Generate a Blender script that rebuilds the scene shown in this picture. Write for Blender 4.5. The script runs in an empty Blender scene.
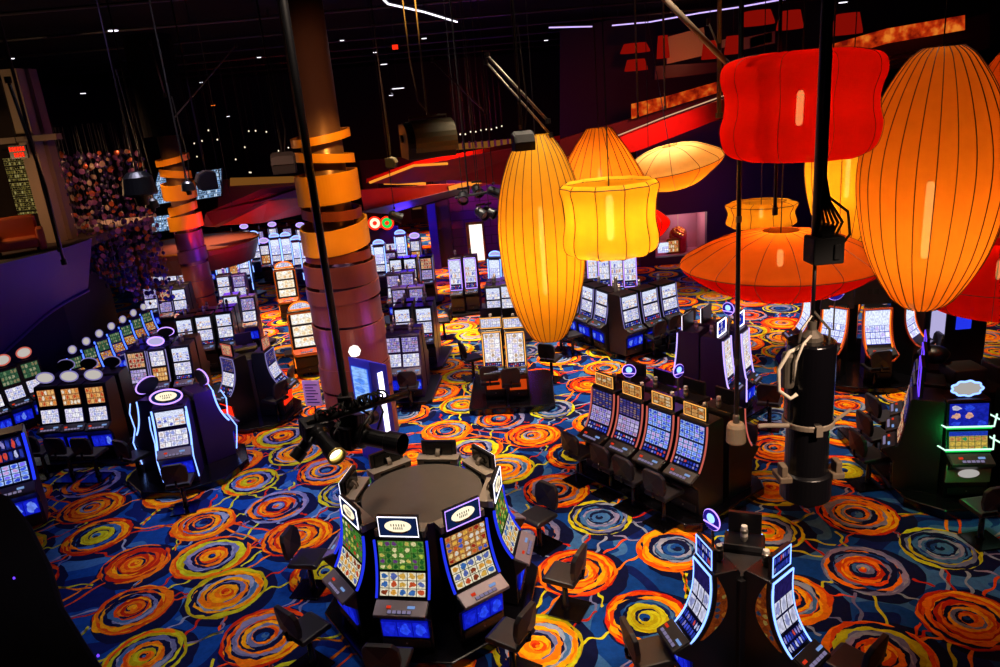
import bpy, bmesh, math, random
from mathutils import Vector, Matrix
R = math.radians
PI = math.pi
S = bpy.context.scene
COL = S.collection
rnd = random.Random(7)

# ------------------------------------------------------------------ camera
CAM_H = 7.0
FOC = 740.0
RX = Vector((0.99619623, -0.08713823, 0.0))          # image vectors of world x, y and -z
FY = Vector((-0.02591601, -0.2962813, 0.95474905))
DN = Vector((0.08319514, 0.95111741, 0.29741258))
cd = bpy.data.cameras.new('camera')
cam = bpy.data.objects.new('camera', cd)
COL.objects.link(cam)
cd.sensor_width = 36.0
cd.lens = FOC * 36.0 / 1000.0
cd.clip_start = 0.05
cd.clip_end = 200
rows = [(RX[i], FY[i], -DN[i]) for i in range(3)]      # camera right, down, forward in world axes
right, dwn, fwd = [Vector(r) for r in rows]
up, back = -dwn, -fwd
m = Matrix(((right.x, up.x, back.x, 0), (right.y, up.y, back.y, 0), (right.z, up.z, back.z, CAM_H), (0, 0, 0, 1)))
cam.matrix_world = m
S.camera = cam


def spot(px, py, z=0.0):
    """world point at height z seen at a pixel of the photograph"""
    r = Vector((px - 500, py - 333.5, FOC))
    t = (CAM_H - z) / r.dot(DN)
    return Vector((r.dot(RX) * t, r.dot(FY) * t, z))


def at(px, py, Y):
    """world point at forward distance Y seen at a pixel of the photograph"""
    r = Vector((px - 500, py - 333.5, FOC))
    t = Y / r.dot(FY)
    return Vector((r.dot(RX) * t, Y, CAM_H - r.dot(DN) * t))


def lin(h):
    h = h.lstrip('#')
    o = []
    for i in (0, 2, 4):
        c = int(h[i:i + 2], 16) / 255
        o.append(c / 12.92 if c <= .04045 else ((c + .055) / 1.055) ** 2.4)
    return (o[0], o[1], o[2], 1.0)


# ------------------------------------------------------------------ materials
def new_mat(name):
    mt = bpy.data.materials.new(name)
    mt.use_nodes = True
    nt = mt.node_tree
    nt.nodes.clear()
    out = nt.nodes.new('ShaderNodeOutputMaterial')
    return mt, nt, out


def L(nt, a, b):
    nt.links.new(a, b)


def plain(name, col, rough=.5, metal=0.0, noise=0.0, nscale=20.0, spec=.5):
    mt, nt, out = new_mat(name)
    b = nt.nodes.new('ShaderNodeBsdfPrincipled')
    c = lin(col)
    b.inputs['Base Color'].default_value = c
    b.inputs['Roughness'].default_value = rough
    b.inputs['Metallic'].default_value = metal
    b.inputs['Specular IOR Level'].default_value = spec
    if noise:
        tc = nt.nodes.new('ShaderNodeTexCoord')
        n = nt.nodes.new('ShaderNodeTexNoise')
        n.inputs['Scale'].default_value = nscale
        n.inputs['Detail'].default_value = 4
        L(nt, tc.outputs['Object'], n.inputs['Vector'])
        mr = nt.nodes.new('ShaderNodeMapRange')
        mr.inputs['To Min'].default_value = 1 - noise
        mr.inputs['To Max'].default_value = 1 + noise
        L(nt, n.outputs['Fac'], mr.inputs['Value'])
        mx = nt.nodes.new('ShaderNodeVectorMath')
        mx.operation = 'SCALE'
        mx.inputs[0].default_value = c[:3]
        L(nt, mr.outputs['Result'], mx.inputs['Scale'])
        L(nt, mx.outputs[0], b.inputs['Base Color'])
    L(nt, b.outputs[0], out.inputs[0])
    return mt


def glow(name, col, s):
    mt, nt, out = new_mat(name)
    e = nt.nodes.new('ShaderNodeEmission')
    e.inputs[0].default_value = lin(col)
    e.inputs[1].default_value = s
    L(nt, e.outputs[0], out.inputs[0])
    return mt


def math_node(nt, op, a, b=None):
    n = nt.nodes.new('ShaderNodeMath')
    n.operation = op
    for i, v in enumerate((a, b)):
        if v is None:
            continue
        if isinstance(v, (int, float)):
            n.inputs[i].default_value = v
        else:
            L(nt, v, n.inputs[i])
    return n.outputs[0]


def screen(name, nx, ny, pal, bg, s, fill=.40, head=None, headfrac=0.0, cell=None):
    """a lit video screen: a grid of game symbols, each its own colour, over a coloured ground"""
    mt, nt, out = new_mat(name)
    uv = nt.nodes.new('ShaderNodeUVMap')
    uv.uv_map = 'UVMap'
    oi = nt.nodes.new('ShaderNodeObjectInfo')
    mul = nt.nodes.new('ShaderNodeVectorMath')
    mul.operation = 'MULTIPLY'
    mul.inputs[1].default_value = (nx, ny, 0)
    L(nt, uv.outputs[0], mul.inputs[0])
    fl = nt.nodes.new('ShaderNodeVectorMath')
    fl.operation = 'FLOOR'
    L(nt, mul.outputs[0], fl.inputs[0])
    fr = nt.nodes.new('ShaderNodeVectorMath')
    fr.operation = 'FRACTION'
    L(nt, mul.outputs[0], fr.inputs[0])
    rz = math_node(nt, 'MULTIPLY', oi.outputs['Random'], 53.0)
    cx = nt.nodes.new('ShaderNodeCombineXYZ')
    sx = nt.nodes.new('ShaderNodeSeparateXYZ')
    L(nt, fl.outputs[0], sx.inputs[0])
    L(nt, sx.outputs[0], cx.inputs[0])
    L(nt, sx.outputs[1], cx.inputs[1])
    L(nt, rz, cx.inputs[2])
    wn = nt.nodes.new('ShaderNodeTexWhiteNoise')
    wn.noise_dimensions = '3D'
    L(nt, cx.outputs[0], wn.inputs['Vector'])
    cr = nt.nodes.new('ShaderNodeValToRGB')
    cr.color_ramp.interpolation = 'CONSTANT'
    el = cr.color_ramp.elements
    while len(el) < len(pal):
        el.new(.5)
    for i, c in enumerate(pal):
        el[i].position = i / len(pal)
        el[i].color = lin(c)
    L(nt, wn.outputs['Value'], cr.inputs[0])
    # symbol shape inside its cell
    sf = nt.nodes.new('ShaderNodeSeparateXYZ')
    L(nt, fr.outputs[0], sf.inputs[0])
    ax = math_node(nt, 'ABSOLUTE', math_node(nt, 'SUBTRACT', sf.outputs[0], .5))
    ay = math_node(nt, 'ABSOLUTE', math_node(nt, 'SUBTRACT', sf.outputs[1], .5))
    mxd = math_node(nt, 'MAXIMUM', ax, ay)
    mask = math_node(nt, 'LESS_THAN', mxd, fill)
    rad = math_node(nt, 'SQRT', math_node(nt, 'ADD', math_node(nt, 'MULTIPLY', ax, ax), math_node(nt, 'MULTIPLY', ay, ay)))
    nsz = nt.nodes.new('ShaderNodeTexNoise')
    nsz.inputs['Scale'].default_value = 2.2
    L(nt, mul.outputs[0], nsz.inputs['Vector'])
    sym = math_node(nt, 'LESS_THAN', rad, math_node(nt, 'MULTIPLY', nsz.outputs['Fac'], .68))
    # small detail inside each symbol
    ns = nt.nodes.new('ShaderNodeTexNoise')
    ns.inputs['Scale'].default_value = 3.0
    ns.inputs['Detail'].default_value = 2
    L(nt, mul.outputs[0], ns.inputs['Vector'])
    det = nt.nodes.new('ShaderNodeMapRange')
    det.inputs['From Min'].default_value = .38
    det.inputs['From Max'].default_value = .62
    det.inputs['To Min'].default_value = .72
    det.inputs['To Max'].default_value = 1.12
    L(nt, ns.outputs['Fac'], det.inputs['Value'])
    mix = nt.nodes.new('ShaderNodeMix')
    mix.data_type = 'RGBA'
    L(nt, mask, mix.inputs['Factor'])
    mix.inputs['A'].default_value = lin(bg)
    cm = nt.nodes.new('ShaderNodeMix')
    cm.data_type = 'RGBA'
    L(nt, sym, cm.inputs['Factor'])
    cm.inputs['A'].default_value = lin(cell or pal[0])
    L(nt, cr.outputs[0], cm.inputs['B'])
    L(nt, cm.outputs['Result'], mix.inputs['B'])
    colour = mix.outputs['Result']
    if head:
        su = nt.nodes.new('ShaderNodeSeparateXYZ')
        L(nt, uv.outputs[0], su.inputs[0])
        gt = math_node(nt, 'GREATER_THAN', su.outputs[1], 1 - headfrac)
        m2 = nt.nodes.new('ShaderNodeMix')
        m2.data_type = 'RGBA'
        L(nt, gt, m2.inputs['Factor'])
        L(nt, colour, m2.inputs['A'])
        m2.inputs['B'].default_value = lin(head)
        colour = m2.outputs['Result']
    sc = nt.nodes.new('ShaderNodeVectorMath')
    sc.operation = 'SCALE'
    L(nt, colour, sc.inputs[0])
    L(nt, det.outputs[0], sc.inputs['Scale'])
    e = nt.nodes.new('ShaderNodeEmission')
    L(nt, sc.outputs[0], e.inputs[0])
    e.inputs[1].default_value = s
    L(nt, e.outputs[0], out.inputs[0])
    return mt


# ------------------------------------------------------------------ mesh builder
class MB:
    def __init__(s):
        s.v = []; s.f = []; s.m = []; s.uv = []

    def poly(s, pts, mi=0, uv=None):
        b = len(s.v)
        s.v += [tuple(p) for p in pts]
        s.f.append(tuple(range(b, b + len(pts))))
        s.m.append(mi)
        s.uv.append(uv or [(0, 0)] * len(pts))
        return s

    def raw(s, vs, fs, mi=0, uvs=None):
        b = len(s.v)
        s.v += [tuple(p) for p in vs]
        for i, f in enumerate(fs):
            s.f.append(tuple(b + k for k in f))
            s.m.append(mi)
            s.uv.append(uvs[i] if uvs else [(0, 0)] * len(f))
        return s

    def box(s, x0, x1, y0, y1, z0, z1, mi=0, M=None):
        vs = [Vector(p) for p in ((x0, y0, z0), (x1, y0, z0), (x1, y1, z0), (x0, y1, z0),
                                  (x0, y0, z1), (x1, y0, z1), (x1, y1, z1), (x0, y1, z1))]
        if M:
            vs = [M @ v for v in vs]
        q = [(0, 0), (1, 0), (1, 1), (0, 1)]
        return s.raw(vs, [(3, 2, 1, 0), (4, 5, 6, 7), (0, 1, 5, 4), (1, 2, 6, 5), (2, 3, 7, 6), (3, 0, 4, 7)], mi, [q] * 6)

    def prism(s, prof, x0, x1, mi=0):
        """profile of (y, z) points pulled along x"""
        n = len(prof)
        vs = [(x0, y, z) for y, z in prof] + [(x1, y, z) for y, z in prof]
        fs = [tuple(range(n))[::-1], tuple(range(n, 2 * n))]
        fs += [(i, (i + 1) % n, n + (i + 1) % n, n + i) for i in range(n)]
        return s.raw(vs, fs, mi)

    def slab(s, pts, z0, z1, mi=0):
        """plan outline of (x, y) points pulled from z0 to z1"""
        n = len(pts)
        vs = [(x, y, z0) for x, y in pts] + [(x, y, z1) for x, y in pts]
        fs = [tuple(range(n))[::-1], tuple(range(n, 2 * n))]
        fs += [(i, (i + 1) % n, n + (i + 1) % n, n + i) for i in range(n)]
        return s.raw(vs, fs, mi)

    def lathe(s, prof, n=20, mi=0, c=(0, 0, 0), M=None, rf=None, caps=True):
        vs = []
        for r, z in prof:
            for k in range(n):
                a = 2 * PI * k / n
                rr = r * (rf(a, z) if rf else 1)
                p = Vector((rr * math.cos(a), rr * math.sin(a), z))
                if M:
                    p = M @ p
                vs.append((p.x + c[0], p.y + c[1], p.z + c[2]))
        fs = []
        for i in range(len(prof) - 1):
            for k in range(n):
                fs.append((i * n + k, i * n + (k + 1) % n, (i + 1) * n + (k + 1) % n, (i + 1) * n + k))
        if caps:
            fs.append(tuple(range(n))[::-1])
            fs.append(tuple(range((len(prof) - 1) * n, len(prof) * n)))
        return s.raw(vs, fs, mi)

    def tube(s, pts, r, n=8, mi=0, closed=False, caps=True):
        pts = [Vector(p) for p in pts]
        vs = []
        u = None
        N = len(pts)
        for i, p in enumerate(pts):
            a = pts[i - 1] if (i or closed) else p
            b = pts[(i + 1) % N] if (i < N - 1 or closed) else p
            t = (b - a).normalized()
            if u is None:
                u = t.orthogonal().normalized()
            u = (u - t * u.dot(t))
            if u.length < 1e-6:
                u = t.orthogonal()
            u.normalize()
            w = t.cross(u)
            for k in range(n):
                g = 2 * PI * k / n
                vs.append(p + (u * math.cos(g) + w * math.sin(g)) * r)
        fs = []
        for i in range(N if closed else N - 1):
            j = (i + 1) % N
            for k in range(n):
                fs.append((i * n + k, i * n + (k + 1) % n, j * n + (k + 1) % n, j * n + k))
        if caps and not closed:
            fs.append(tuple(range(n))[::-1])
            fs.append(tuple(range((N - 1) * n, N * n)))
        return s.raw(vs, fs, mi)

    def strip(s, path, x0, x1, thick, mi=0, uvrange=(0, 1)):
        """a bent panel: path of (y, z) with thickness, from x0 to x1, with a 0-1 UV over its face"""
        n = len(path)
        nrm = []
        for i in range(n):
            a = path[max(0, i - 1)]; b = path[min(n - 1, i + 1)]
            d = Vector((b[0] - a[0], b[1] - a[1])).normalized()
            nrm.append((-d.y, d.x))                      # towards the player (-y)
        F = [(p[0] + q[0] * thick, p[1] + q[1] * thick) for p, q in zip(path, nrm)]
        for i in range(n - 1):
            v0 = uvrange[0] + (uvrange[1] - uvrange[0]) * i / (n - 1)
            v1 = uvrange[0] + (uvrange[1] - uvrange[0]) * (i + 1) / (n - 1)
            s.poly([(x0, *F[i]), (x1, *F[i]), (x1, *F[i + 1]), (x0, *F[i + 1])], mi, [(0, v0), (1, v0), (1, v1), (0, v1)])
            for x, sg in ((x0, 1), (x1, -1)):
                q = [(x, *F[i]), (x, *F[i + 1]), (x, *path[i + 1]), (x, *path[i])]
                s.poly(q if sg > 0 else q[::-1], mi)
        s.poly([(x0, *path[0]), (x1, *path[0]), (x1, *F[0]), (x0, *F[0])], mi)
        s.poly([(x0, *F[-1]), (x1, *F[-1]), (x1, *path[-1]), (x0, *path[-1])], mi)
        return s

    def mesh(s, name, mats, smooth=False, bevel=0.0):
        me = bpy.data.meshes.new(name)
        me.from_pydata(s.v, [], s.f)
        if not isinstance(mats, (list, tuple)):
            mats = [mats]
        for mt in mats:
            me.materials.append(mt)
        me.polygons.foreach_set('material_index', s.m)
        ul = me.uv_layers.new(name='UVMap')
        flat = []
        for u in s.uv:
            for a, b in u:
                flat += (a, b)
        ul.data.foreach_set('uv', flat)
        if smooth:
            me.polygons.foreach_set('use_smooth', [True] * len(me.polygons))
        if bevel:
            bm = bmesh.new()
            bm.from_mesh(me)
            bmesh.ops.remove_doubles(bm, verts=bm.verts, dist=1e-5)
            bm.normal_update()
            es = [e for e in bm.edges if len(e.link_faces) == 2 and e.calc_face_angle(0) > R(35)]
            bmesh.ops.bevel(bm, geom=es, offset=bevel, segments=2, profile=.5, affect='EDGES', clamp_overlap=True)
            bm.to_mesh(me)
            bm.free()
        me.update()
        return me

    def build(s, name, mats, parent=None, smooth=False, bevel=0.0, loc=None, label=None):
        me = s.mesh(name, mats, smooth, bevel)
        o = bpy.data.objects.new(name, me)
        COL.objects.link(o)
        if parent:
            o.parent = parent
        if loc is not None:
            o.location = loc
        if label:
            o['label'] = label
        return o


def tag(o, label=None, cat=None, group=None, kind=None):
    if label:
        o['label'] = label
    if cat: o['category'] = cat
    if group: o['group'] = group
    if kind: o['kind'] = kind
    return o


def thing(name, label, cat, loc=(0, 0, 0), rz=0.0, group=None):
    o = bpy.data.objects.new(name, None)
    COL.objects.link(o)
    o.empty_display_size = .1
    o.location = loc
    o.rotation_euler = (0, 0, rz)
    return tag(o, label, cat, group)


def dup(root, loc, rz, label, group=None, sc=1.0):
    r = root.copy()
    COL.objects.link(r)
    r.location = loc
    r.rotation_euler = (0, 0, rz)
    r.scale = (sc, sc, sc)
    r['label'] = label
    if group:
        r['group'] = group
    for ch in list(root.children):
        c = ch.copy(); COL.objects.link(c); c.parent = r
        for g in list(ch.children):
            d = g.copy(); COL.objects.link(d); d.parent = c
    return r


def struct(o):
    o['kind'] = 'structure'
    return o


def lamp(name, kind, loc, energy, col, size=.3, target=None, angle=70, blend=.6):
    ld = bpy.data.lights.new(name, kind)
    ld.energy = energy
    ld.color = lin(col)[:3]
    if kind == 'AREA':
        ld.size = size
    else:
        ld.shadow_soft_size = size
    if kind == 'SPOT':
        ld.spot_size = R(angle)
        ld.spot_blend = blend
    o = bpy.data.objects.new(name, ld)
    COL.objects.link(o)
    o.location = loc
    if target is not None:
        o.rotation_euler = (Vector(target) - Vector(loc)).to_track_quat('-Z', 'Y').to_euler()
    return o


ORD = ['', 'first', 'second', 'third', 'fourth', 'fifth', 'sixth', 'seventh', 'eighth', 'ninth', 'tenth']
# ------------------------------------------------------------------ materials used all over
M = {}
M['black'] = plain('black_laminate', '#0c0b0f', .35)
M['black_gloss'] = plain('black_gloss', '#09080c', .18)
M['black_matte'] = plain('black_matte', '#08080a', .8)
M['char'] = plain('charcoal_plastic', '#1b191c', .5)
M['grey_top'] = plain('dark_grey_counter', '#4c443c', .45, noise=.15, nscale=8)
M['taupe'] = plain('taupe_metal', '#8c7f70', .4, .2)
M['silver'] = plain('brushed_silver', '#9b958c', .35, .7)
M['leather'] = plain('black_vinyl', '#16141a', .45, noise=.2, nscale=30)
M['purple_side'] = plain('purple_cabinet', '#2a1250', .35)
M['violet_body'] = plain('violet_cabinet', '#241042', .4)
M['deck'] = plain('button_deck_grey', '#6d6470', .35, .2)
M['brass'] = plain('brass', '#b98a3a', .3, .9)
M['orange_trim'] = plain('orange_red_cabinet_trim', '#c84a1a', .35)
M['white_plastic'] = plain('white_plastic', '#d8d2c8', .4)
M['red_plastic'] = plain('red_plastic', '#a8202a', .4)
M['g_white'] = glow('light_white', '#f4f0ff', 2.2)
M['g_blue'] = glow('light_blue', '#2236ff', 1.3)
M['g_blue_soft'] = glow('light_blue_soft', '#2030d8', 1.2)
M['g_ice'] = glow('light_ice_blue', '#7aa0ff', 2.6)
M['g_violet'] = glow('light_violet', '#6a3cff', 1.6)
M['g_lilac'] = glow('light_lilac', '#b48cff', 2.0)
M['g_orange'] = glow('light_orange', '#ff7a1e', 1.6)
M['g_amber'] = glow('light_amber', '#ffb052', 1.3)
M['g_pink'] = glow('light_pink_edge', '#ff7a6a', .55)
M['g_red'] = glow('light_red', '#ff2a10', 1.4)
M['g_green'] = glow('light_green', '#10c850', 1.2)
M['g_mint'] = glow('light_mint', '#bff5d8', 1.6)
M['g_cream'] = glow('light_cream', '#fff0cc', 1.2)
WH, CR, BL, NV = '#f2efe8', '#e8d9a8', '#3f66e8', '#0b0d2c'
M['s_green'] = screen('screen_green_gold', 7, 5, ['#3d8a2a', '#e8dca0', '#b8c84a', '#c03a2a', '#6a3a78', '#d8c060', '#1e5a24'], '#1a2410', .85, .47, cell='#5a8a3a')
M['s_reel'] = screen('screen_gold_reels', 5, 3, ['#e0a040', '#d8a848', '#c8502a', '#8a3a1e', '#3a6ab0', '#5a6ab0'], '#241a10', .9, .46, cell='#f0e6c8')
M['s_redgold'] = screen('screen_red_gold', 7, 5, ['#d05a2a', '#f0d48a', '#e8e0d0', '#4a5ac0', '#a02a1e', '#f0b84a'], '#2a1014', .85, .47, cell='#c8884a')
M['s_blue'] = screen('screen_blue_grid', 5, 4, ['#3a5ae8', '#6a90ff', '#c8a0e0', '#2a40c8', '#7a6aff'], '#0a1050', 1.0, .43, cell='#a8c4ff')
M['s_lilac'] = screen('screen_lilac_grid', 5, 4, ['#7a60d8', '#b8a0f0', '#8a7ae8', '#e0d0ff', '#c07aa8'], '#180c3a', .75, .43, cell='#d8ccff')
M['s_lilac_top'] = screen('screen_lilac_lines', 6, 7, ['#8a70d0', '#c0a0c8', '#5a50b8', '#d8a890', '#4a60d8'], '#1a1040', .4, .44, cell='#5a4aa0')
M['s_white'] = screen('screen_white', 5, 3, ['#d0c8f8', '#b8c0f0', '#e8d8d8', '#9aa4e8', '#ffffff'], '#4a4490', .95, .46, cell='#f4f2ff')
M['s_white_dense'] = screen('screen_white_dense', 5, 4, ['#d8dcff', '#a8b4ff', '#ffe8d0', '#6a70d0', '#ffffff', '#d8a890'], '#30307a', 1.0, .47, '#dfe6ff', .34, cell='#eeeeff')
M['s_pearl'] = screen('screen_pearl_columns', 5, 5, ['#d0d8ff', '#ffffff', '#a8b4f0', '#c8b8ff'], '#2a3ac0', 1.15, .44, '#dfe8ff', .40, cell='#e8ecff')
M['s_ornate'] = screen('screen_ornate', 3, 6, ['#f0d8c8', '#d8d0ff', '#ffffff', '#c8a888'], '#a8a0d0', 1.0, .46, cell='#fbf4f4')
M['s_dark'] = screen('screen_violet_dark', 3, 3, ['#c0c4e8', '#d8d8f8', '#9aa0d8'], '#14103a', .8, .43, '#241c5c', .36, cell='#e8e8ff')
M['s_strip'] = screen('screen_pay_table', 8, 2, ['#4a5ae8', '#c8ccf8', '#e04a3a', '#2a3ab0', '#9a90d8'], '#0c0a2a', .8, .40, cell='#1c2470')
M['s_orange'] = screen('screen_orange_warm', 5, 3, ['#f08a3a', '#fff4e0', '#d8502a', '#ffc878'], '#6a2a10', .8, .45, cell='#e8a868')
M['s_warmwhite'] = screen('screen_warm_white', 3, 2, ['#ffe0b0', '#ffffff', '#f8c890'], '#e0b080', 1.05, .49, cell='#fff2dc')
M['s_greentable'] = screen('screen_green_table', 6, 4, ['#2a9a5a', '#d8b84a', '#e8dcb0', '#c88a4a', '#d8b84a'], '#14602e', .9, .46, '#1e3ab8', .22, cell='#c8a850')
M['s_bluecrest'] = screen('screen_blue_crest', 3, 3, ['#2a48e8', '#c8c4e0', '#1420a0', '#e0a890', '#1a28b8'], '#1420a0', .9, .49, cell='#1824b0')
M['s_greenold'] = screen('screen_green_dim', 5, 3, ['#8aaa7a', '#c8c8a0', '#3a6a4a', '#a89a70'], '#1a2a20', .55, .46, cell='#4a7a5a')
M['s_red'] = screen('screen_red_cards', 4, 3, ['#e05a3a', '#f0b070', '#a02a2a'], '#401010', .8, .45, cell='#e8c0a0')
M['s_belly'] = screen('belly_lamp_blue', 3, 1, ['#2a4aff', '#6a8aff', '#1a2ae0'], '#0a12a0', .9, .46, cell='#1420d0')
M['art_orange'] = screen('side_art_orange', 4, 10, ['#b8501a', '#d8782a', '#8a3a18', '#3a4a68', '#c8a050'], '#5a240e', .3, .5, cell='#a8481a')

# ------------------------------------------------------------------ the carpet: one floor mesh, its pattern woven in
CARPET = {
    'navy': '#0a1038', 'blue': '#0d428c', 'steel': '#3c6898', 'slate': '#6a6e9a', 'lilac': '#8a82a8',
    'red': '#c02408', 'verm': '#e04808', 'orange': '#f07808', 'gold': '#f8a808', 'olive': '#b8a808', 'lime': '#c8c81c', 'gray': '#8c96b0'}
CK = list(CARPET)


def carpet_mat(k):
    mt, nt, out = new_mat('carpet_' + k)
    b = nt.nodes.new('ShaderNodeBsdfPrincipled')
    b.inputs['Roughness'].default_value = .95
    b.inputs['Specular IOR Level'].default_value = .1
    tc = nt.nodes.new('ShaderNodeTexCoord')
    n = nt.nodes.new('ShaderNodeTexNoise')
    n.inputs['Scale'].default_value = 9
    n.inputs['Detail'].default_value = 6
    n.inputs['Roughness'].default_value = .75
    L(nt, tc.outputs['Object'], n.inputs['Vector'])
    mr = nt.nodes.new('ShaderNodeMapRange')
    mr.inputs['From Min'].default_value = .3
    mr.inputs['From Max'].default_value = .7
    mr.inputs['To Min'].default_value = .68
    mr.inputs['To Max'].default_value = 1.2
    L(nt, n.outputs['Fac'], mr.inputs['Value'])
    sc = nt.nodes.new('ShaderNodeVectorMath')
    sc.operation = 'SCALE'
    sc.inputs[0].default_value = lin(CARPET[k])[:3]
    if k == 'blue':                                   # broad amoeba patches of woven steel blue and navy
        n2 = nt.nodes.new('ShaderNodeTexNoise')
        n2.inputs['Scale'].default_value = .55
        n2.inputs['Detail'].default_value = 1.5
        n2.inputs['Distortion'].default_value = 1.2
        L(nt, tc.outputs['Object'], n2.inputs['Vector'])
        cr = nt.nodes.new('ShaderNodeValToRGB')
        cr.color_ramp.interpolation = 'CONSTANT'
        el = cr.color_ramp.elements
        el.new(.5); el.new(.5)
        for e, (p, c) in zip(el, ((0, '#0a1a5c'), (.40, '#0c3f8e'), (.53, '#3668a4'), (.62, '#0b367e'))):
            e.position = p
            e.color = lin(c)
        L(nt, n2.outputs['Fac'], cr.inputs[0])
        L(nt, cr.outputs[0], sc.inputs[0])
    L(nt, mr.outputs[0], sc.inputs['Scale'])
    L(nt, sc.outputs[0], b.inputs['Base Color'])
    bp = nt.nodes.new('ShaderNodeBump')
    bp.inputs['Strength'].default_value = .3
    n3 = nt.nodes.new('ShaderNodeTexNoise')
    n3.inputs['Scale'].default_value = 120
    L(nt, tc.outputs['Object'], n3.inputs['Vector'])
    L(nt, n3.outputs['Fac'], bp.inputs['Height'])
    L(nt, bp.outputs[0], b.inputs['Normal'])
    L(nt, b.outputs[0], out.inputs[0])
    return mt


# medallions of one pattern repeat: place in the repeat, radius, rings from the rim inwards (outer fraction, yarn)
MED = [
    (.024, -.012, .64, [(1, 'red'), (.88, 'verm'), (.78, 'gold'), (.68, 'navy'), (.64, 'blue'), (.52, 'navy'), (.48, 'lime'), (.36, 'olive'), (.26, 'lime'), (.13, 'blue'), (.07, 'navy')]),
    (.013, .479, .58, [(1, 'lime'), (.90, 'navy'), (.86, 'slate'), (.76, 'olive'), (.70, 'navy'), (.62, 'blue'), (.52, 'lilac'), (.44, 'steel'), (.36, 'navy'), (.28, 'blue'), (.10, 'navy')]),
    (.213, .628, .64, [(1, 'orange'), (.92, 'verm'), (.86, 'gold'), (.72, 'orange'), (.62, 'navy'), (.57, 'gray'), (.48, 'steel'), (.42, 'gray'), (.34, 'navy'), (.28, 'blue'), (.09, 'navy')]),
    (.283, .101, .60, [(1, 'orange'), (.90, 'navy'), (.86, 'red'), (.62, 'verm'), (.52, 'red'), (.36, 'orange'), (.22, 'gold'), (.12, 'verm')]),
    (.447, .814, .61, [(1, 'orange'), (.88, 'gold'), (.74, 'orange'), (.66, 'gray'), (.56, 'verm'), (.50, 'gold'), (.40, 'navy'), (.34, 'orange'), (.24, 'blue'), (.10, 'navy')]),
    (.398, .308, .61, [(1, 'verm'), (.92, 'orange'), (.80, 'gold'), (.74, 'orange'), (.66, 'navy'), (.61, 'slate'), (.52, 'steel'), (.47, 'verm'), (.36, 'red'), (.26, 'orange'), (.12, 'gold')]),
    (.543, .469, .60, [(1, 'olive'), (.92, 'orange'), (.84, 'lime'), (.74, 'navy'), (.69, 'slate'), (.58, 'steel'), (.50, 'orange'), (.40, 'gold'), (.30, 'olive'), (.18, 'orange'), (.08, 'navy')]),
    (.564, 1.002, .68, [(1, 'orange'), (.90, 'verm'), (.84, 'lime'), (.70, 'olive'), (.64, 'slate'), (.54, 'lilac'), (.48, 'navy'), (.43, 'orange'), (.32, 'verm'), (.24, 'gold'), (.10, 'navy')]),
    (.728, .637, .62, [(1, 'slate'), (.91, 'lilac'), (.84, 'orange'), (.79, 'navy'), (.66, 'slate'), (.60, 'verm'), (.48, 'orange'), (.40, 'red'), (.28, 'navy'), (.20, 'slate'), (.09, 'verm')]),
    (.696, .162, .66, [(1, 'olive'), (.93, 'lime'), (.84, 'gold'), (.74, 'navy'), (.70, 'gray'), (.62, 'gold'), (.50, 'orange'), (.43, 'slate'), (.36, 'gold'), (.16, 'verm'), (.08, 'red')]),
    (.865, .815, .64, [(1, 'red'), (.90, 'verm'), (.82, 'orange'), (.70, 'gold'), (.63, 'red'), (.50, 'orange'), (.40, 'gold'), (.32, 'slate'), (.24, 'orange'), (.12, 'navy')]),
    (.887, .310, .66, [(1, 'red'), (.93, 'verm'), (.85, 'orange'), (.76, 'gold'), (.70, 'lilac'), (.62, 'orange'), (.50, 'gold'), (.43, 'navy'), (.38, 'slate'), (.30, 'orange'), (.22, 'navy'), (.15, 'blue')]),
]
LA, LB, LO = Vector((4.901, -1.677)), Vector((.3436, -5.132)), Vector((1.3176, 13.719))


def wob(seed, k):
    g = random.Random(seed * 31 + k)
    ks = [(f, g.uniform(.3, 1) / f ** .5, g.uniform(0, 6.28)) for f in (2, 3, 5, 8, 11, 14, 19)]
    return lambda a: 1 + .052 * sum(w * math.sin(f * a + p) for f, w, p in ks)


def laid(p):
    """the carpet is stretched a little where it was laid"""
    X, Y = max(-1.2, min(1.2, p.x / 10)), max(-.6, min(.9, (p.y - 13) / 10))
    f = (1, X, Y, X * X, X * Y, Y * Y)
    cx = (-.048, -.427, .036, .149, -.991, -.136)
    cy = (-.007, -.029, -.398, .151, .198, -.862)
    return p + Vector((sum(a * b for a, b in zip(f, cx)), sum(a * b for a, b in zip(f, cy))))


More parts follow.
